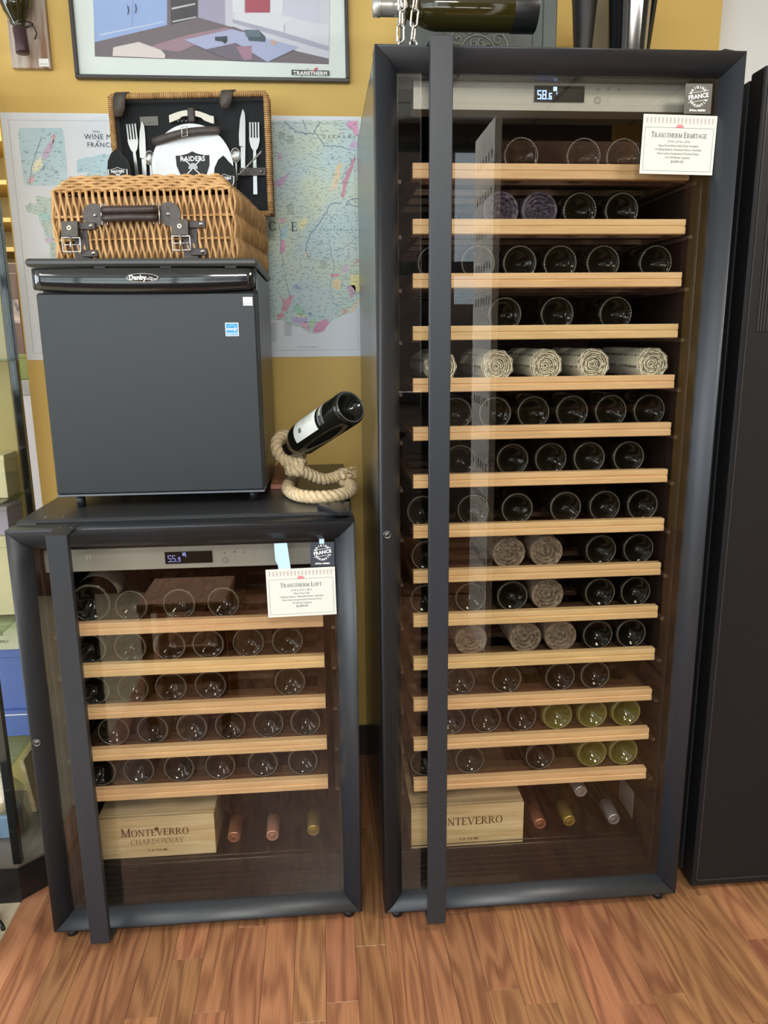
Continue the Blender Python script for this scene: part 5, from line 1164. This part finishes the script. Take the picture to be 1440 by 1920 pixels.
def giftbox(label, a, b, m, rot=0, words=None, wm=None, lid=True):
    t = thing('gift_box', label, 'box', ((a[0]+b[0])/2, (a[1]+b[1])/2, a[2]), (0, 0, rot)); hx_, hy_, hh = (b[0]-a[0])/2, (b[1]-a[1])/2, b[2]-a[2]
    MB().box((-hx_, -hy_, 0), (hx_, hy_, hh*.86), bev=.001).build('box_body', m, t)
    MB().box((-hx_-.0015, -hy_-.0015, hh*.8605), (hx_+.0015, hy_+.0015, hh), bev=.001).build('box_lid', m if not wm else wm, t)
    if words:
        for k, (s_, sz, zz) in enumerate(words): text(t, s_, sz, WHITEI if m is LILAC else INK, 0, -hy_-.0006, zz*hh)
    return t
giftbox('pale wooden wine box on the glass shelf level with the cabinet top', (-.965, .38, .9315), (-.864, .455, 1.035), CREAM, 0)
giftbox('lilac box with white capitals, topmost of the stack under the glass shelf', (-.975, .36, .8455), (-.863, .45, .915), LILAC, 0, [('TRA', .034, .30), ('WINE', .012, .70)])
giftbox('golden wooden box standing under the lilac box', (-.975, .35, .6475), (-.863, .455, .845), CREAM, 0)
giftbox('sand coloured box with printed text lying on the blue box', (-.985, .34, .5615), (-.8625, .45, .632), mat('sand_box', (.68, .64, .50), .6), 0, [('BEERS', .02, .62), ('WINERY SUPPLY', .010, .3)])
giftbox('deep blue box between the sand coloured and white edged boxes', (-.985, .345, .4015), (-.8635, .455, .561), BLUEB, 0)
t = giftbox('flat blue box with white edged lid at the stack bottom', (-.985, .335, .3325), (-.862, .455, .401), BLUEB, 0)
MB().box((-.062, -.0615, .057), (.0632, .0615, .0600)).build('white_edge', WHITEI, t)
o = MB().box((-.006, -.05, 0), (.006, .05, .15), bev=.001).build('leaning_board', PINE, None, (-.885, .41, .101), (.0, -.12, 0)); tag(o, 'pale board leaning inside the display case base', 'board')
# plastic wrapped gift on the base
vs = []; fs = []; n = 22; m_ = 9
for j in range(m_+1):
    for i in range(n):
        a = 2*PI*i/n; r = (.050 if j < 6 else .050-.013*(j-5)) * (1+.14*math.sin(a*5+j*.8)+.07*math.sin(a*11-j)); vs.append((r*math.cos(a)*.9, r*math.sin(a), j*.021+.001))
for j in range(m_):
    for i in range(n): fs.append((j*n+i, j*n+(i+1) % n, (j+1)*n+(i+1) % n, (j+1)*n+i))
t = thing('wrapped_gift', 'gift wrapped in clear crinkled plastic on the display case base', 'gift', (-.925, .285, .0995))
MB().add(vs, fs, False).build('plastic_wrap', PLASTIC, t)
MB().box((-.030, -.03, .001), (.030, .03, .06), bev=.002).build('blue_tray', mat('pale_blue', (.25, .38, .52), .4), t)
MB().lathe([(.0001, .061), (.022, .061), (.024, .10), (.014, .14), (.0001, .15)], 16).build('paper_bundle', PINE, t)
# glass bucket at the frame edge
t = thing('ice_bucket', 'pale frosted bucket with steel ring at the frame edge', 'bucket', (-.912, -.02, 0))
MB().lathe([(.0001, .0), (.060, 0), (.070, .10), (.082, .235), (.078, .235), (.066, .10), (.055, .012), (.0001, .012)], 32).build('bucket_body', mat('frosted_grey', (.42, .42, .38), .35), t)
MB().lathe([(.0755, .115), (.079, .118), (.080, .124), (.0765, .127)], 32).build('steel_ring', CHROME, t)
# cables on the tile floor
o = MB().tube([(-.775, .235, .16), (-.80, .225, .155), (-.806, .222, .12), (-.790, .215, .080), (-.775, .20, .03), (-.765, .19, .004)], .0035, 8).build('power_cable', BLACK); tag(o, 'black cable looping down beside the display case', 'cable')
o = MB().tube([(-.99, .10, .004), (-.94, .115, .0045), (-.90, .11, .0045), (-.868, .075, .005), (-.858, .060, .0045)], .0045, 8).build('power_cable', BLACK); tag(o, 'black cable lying on the beige tiles by the wooden strip', 'cable')

# ------------------------------------------------------------------ beyond the partition, seen past its left end
t = thing('brown_cupboard', 'dark brown cupboard standing beyond the partition wall end', 'cupboard', (-1.32, 1.75, 0))
MB().box((-.35, 0, 0), (.045, .35, 1.60), bev=.003).build('body', BROWNW, t)
MB().box((-.34, -.018, .05), (.040, -.0005, 1.56), bev=.002).build('door', BROWNW, t)
MB().box((.01, -.020, 1.37), (.036, -.0185, 1.46)).build('photo_print', mat('photo_print', (.55, .40, .30), .4, noise=.7, scale=40, col2=(.05, .04, .05)), t)
giftbox('green box standing beyond the partition wall end', (-1.25, 1.30, 1.17), (-1.09, 1.40, 1.255), mat('olive_green', (.20, .24, .04), .5))
t = thing('white_counter', 'pale grey counter under the green box beyond the partition', 'counter', (-1.18, 1.25, 0))
MB().box((-.2, 0, .02), (.12, .30, 1.12), bev=.002).build('counter_body', mat('pale_grey', (.52, .52, .56), .6), t); MB().box((-.21, -.01, 1.1205), (.13, .31, 1.1695), bev=.002).build('counter_top', mat('grey_top', (.3, .3, .3), .5), t)
t = thing('gold_shelf_unit', 'golden wooden shelves high beyond the partition wall end', 'shelf unit', (-1.32, 2.1, 0))
GOLD = mat('gold_wood', (.55, .38, .10), .45)
MB().box((-.4, .30, 0), (.12, .32, 2.3)).build('back_panel', GOLD, t); MB().box((.10, 0, 0), (.12, .2995, 2.3)).build('side_panel', GOLD, t); MB().box((-.4, 0, 0), (-.38, .2995, 2.3)).build('side_panel', GOLD, t)
for z in (1.68, 1.80, 1.95, 2.12): MB().box((-.3795, 0, z), (.0995, .2995, z+.018)).build('shelf', GOLD, t)
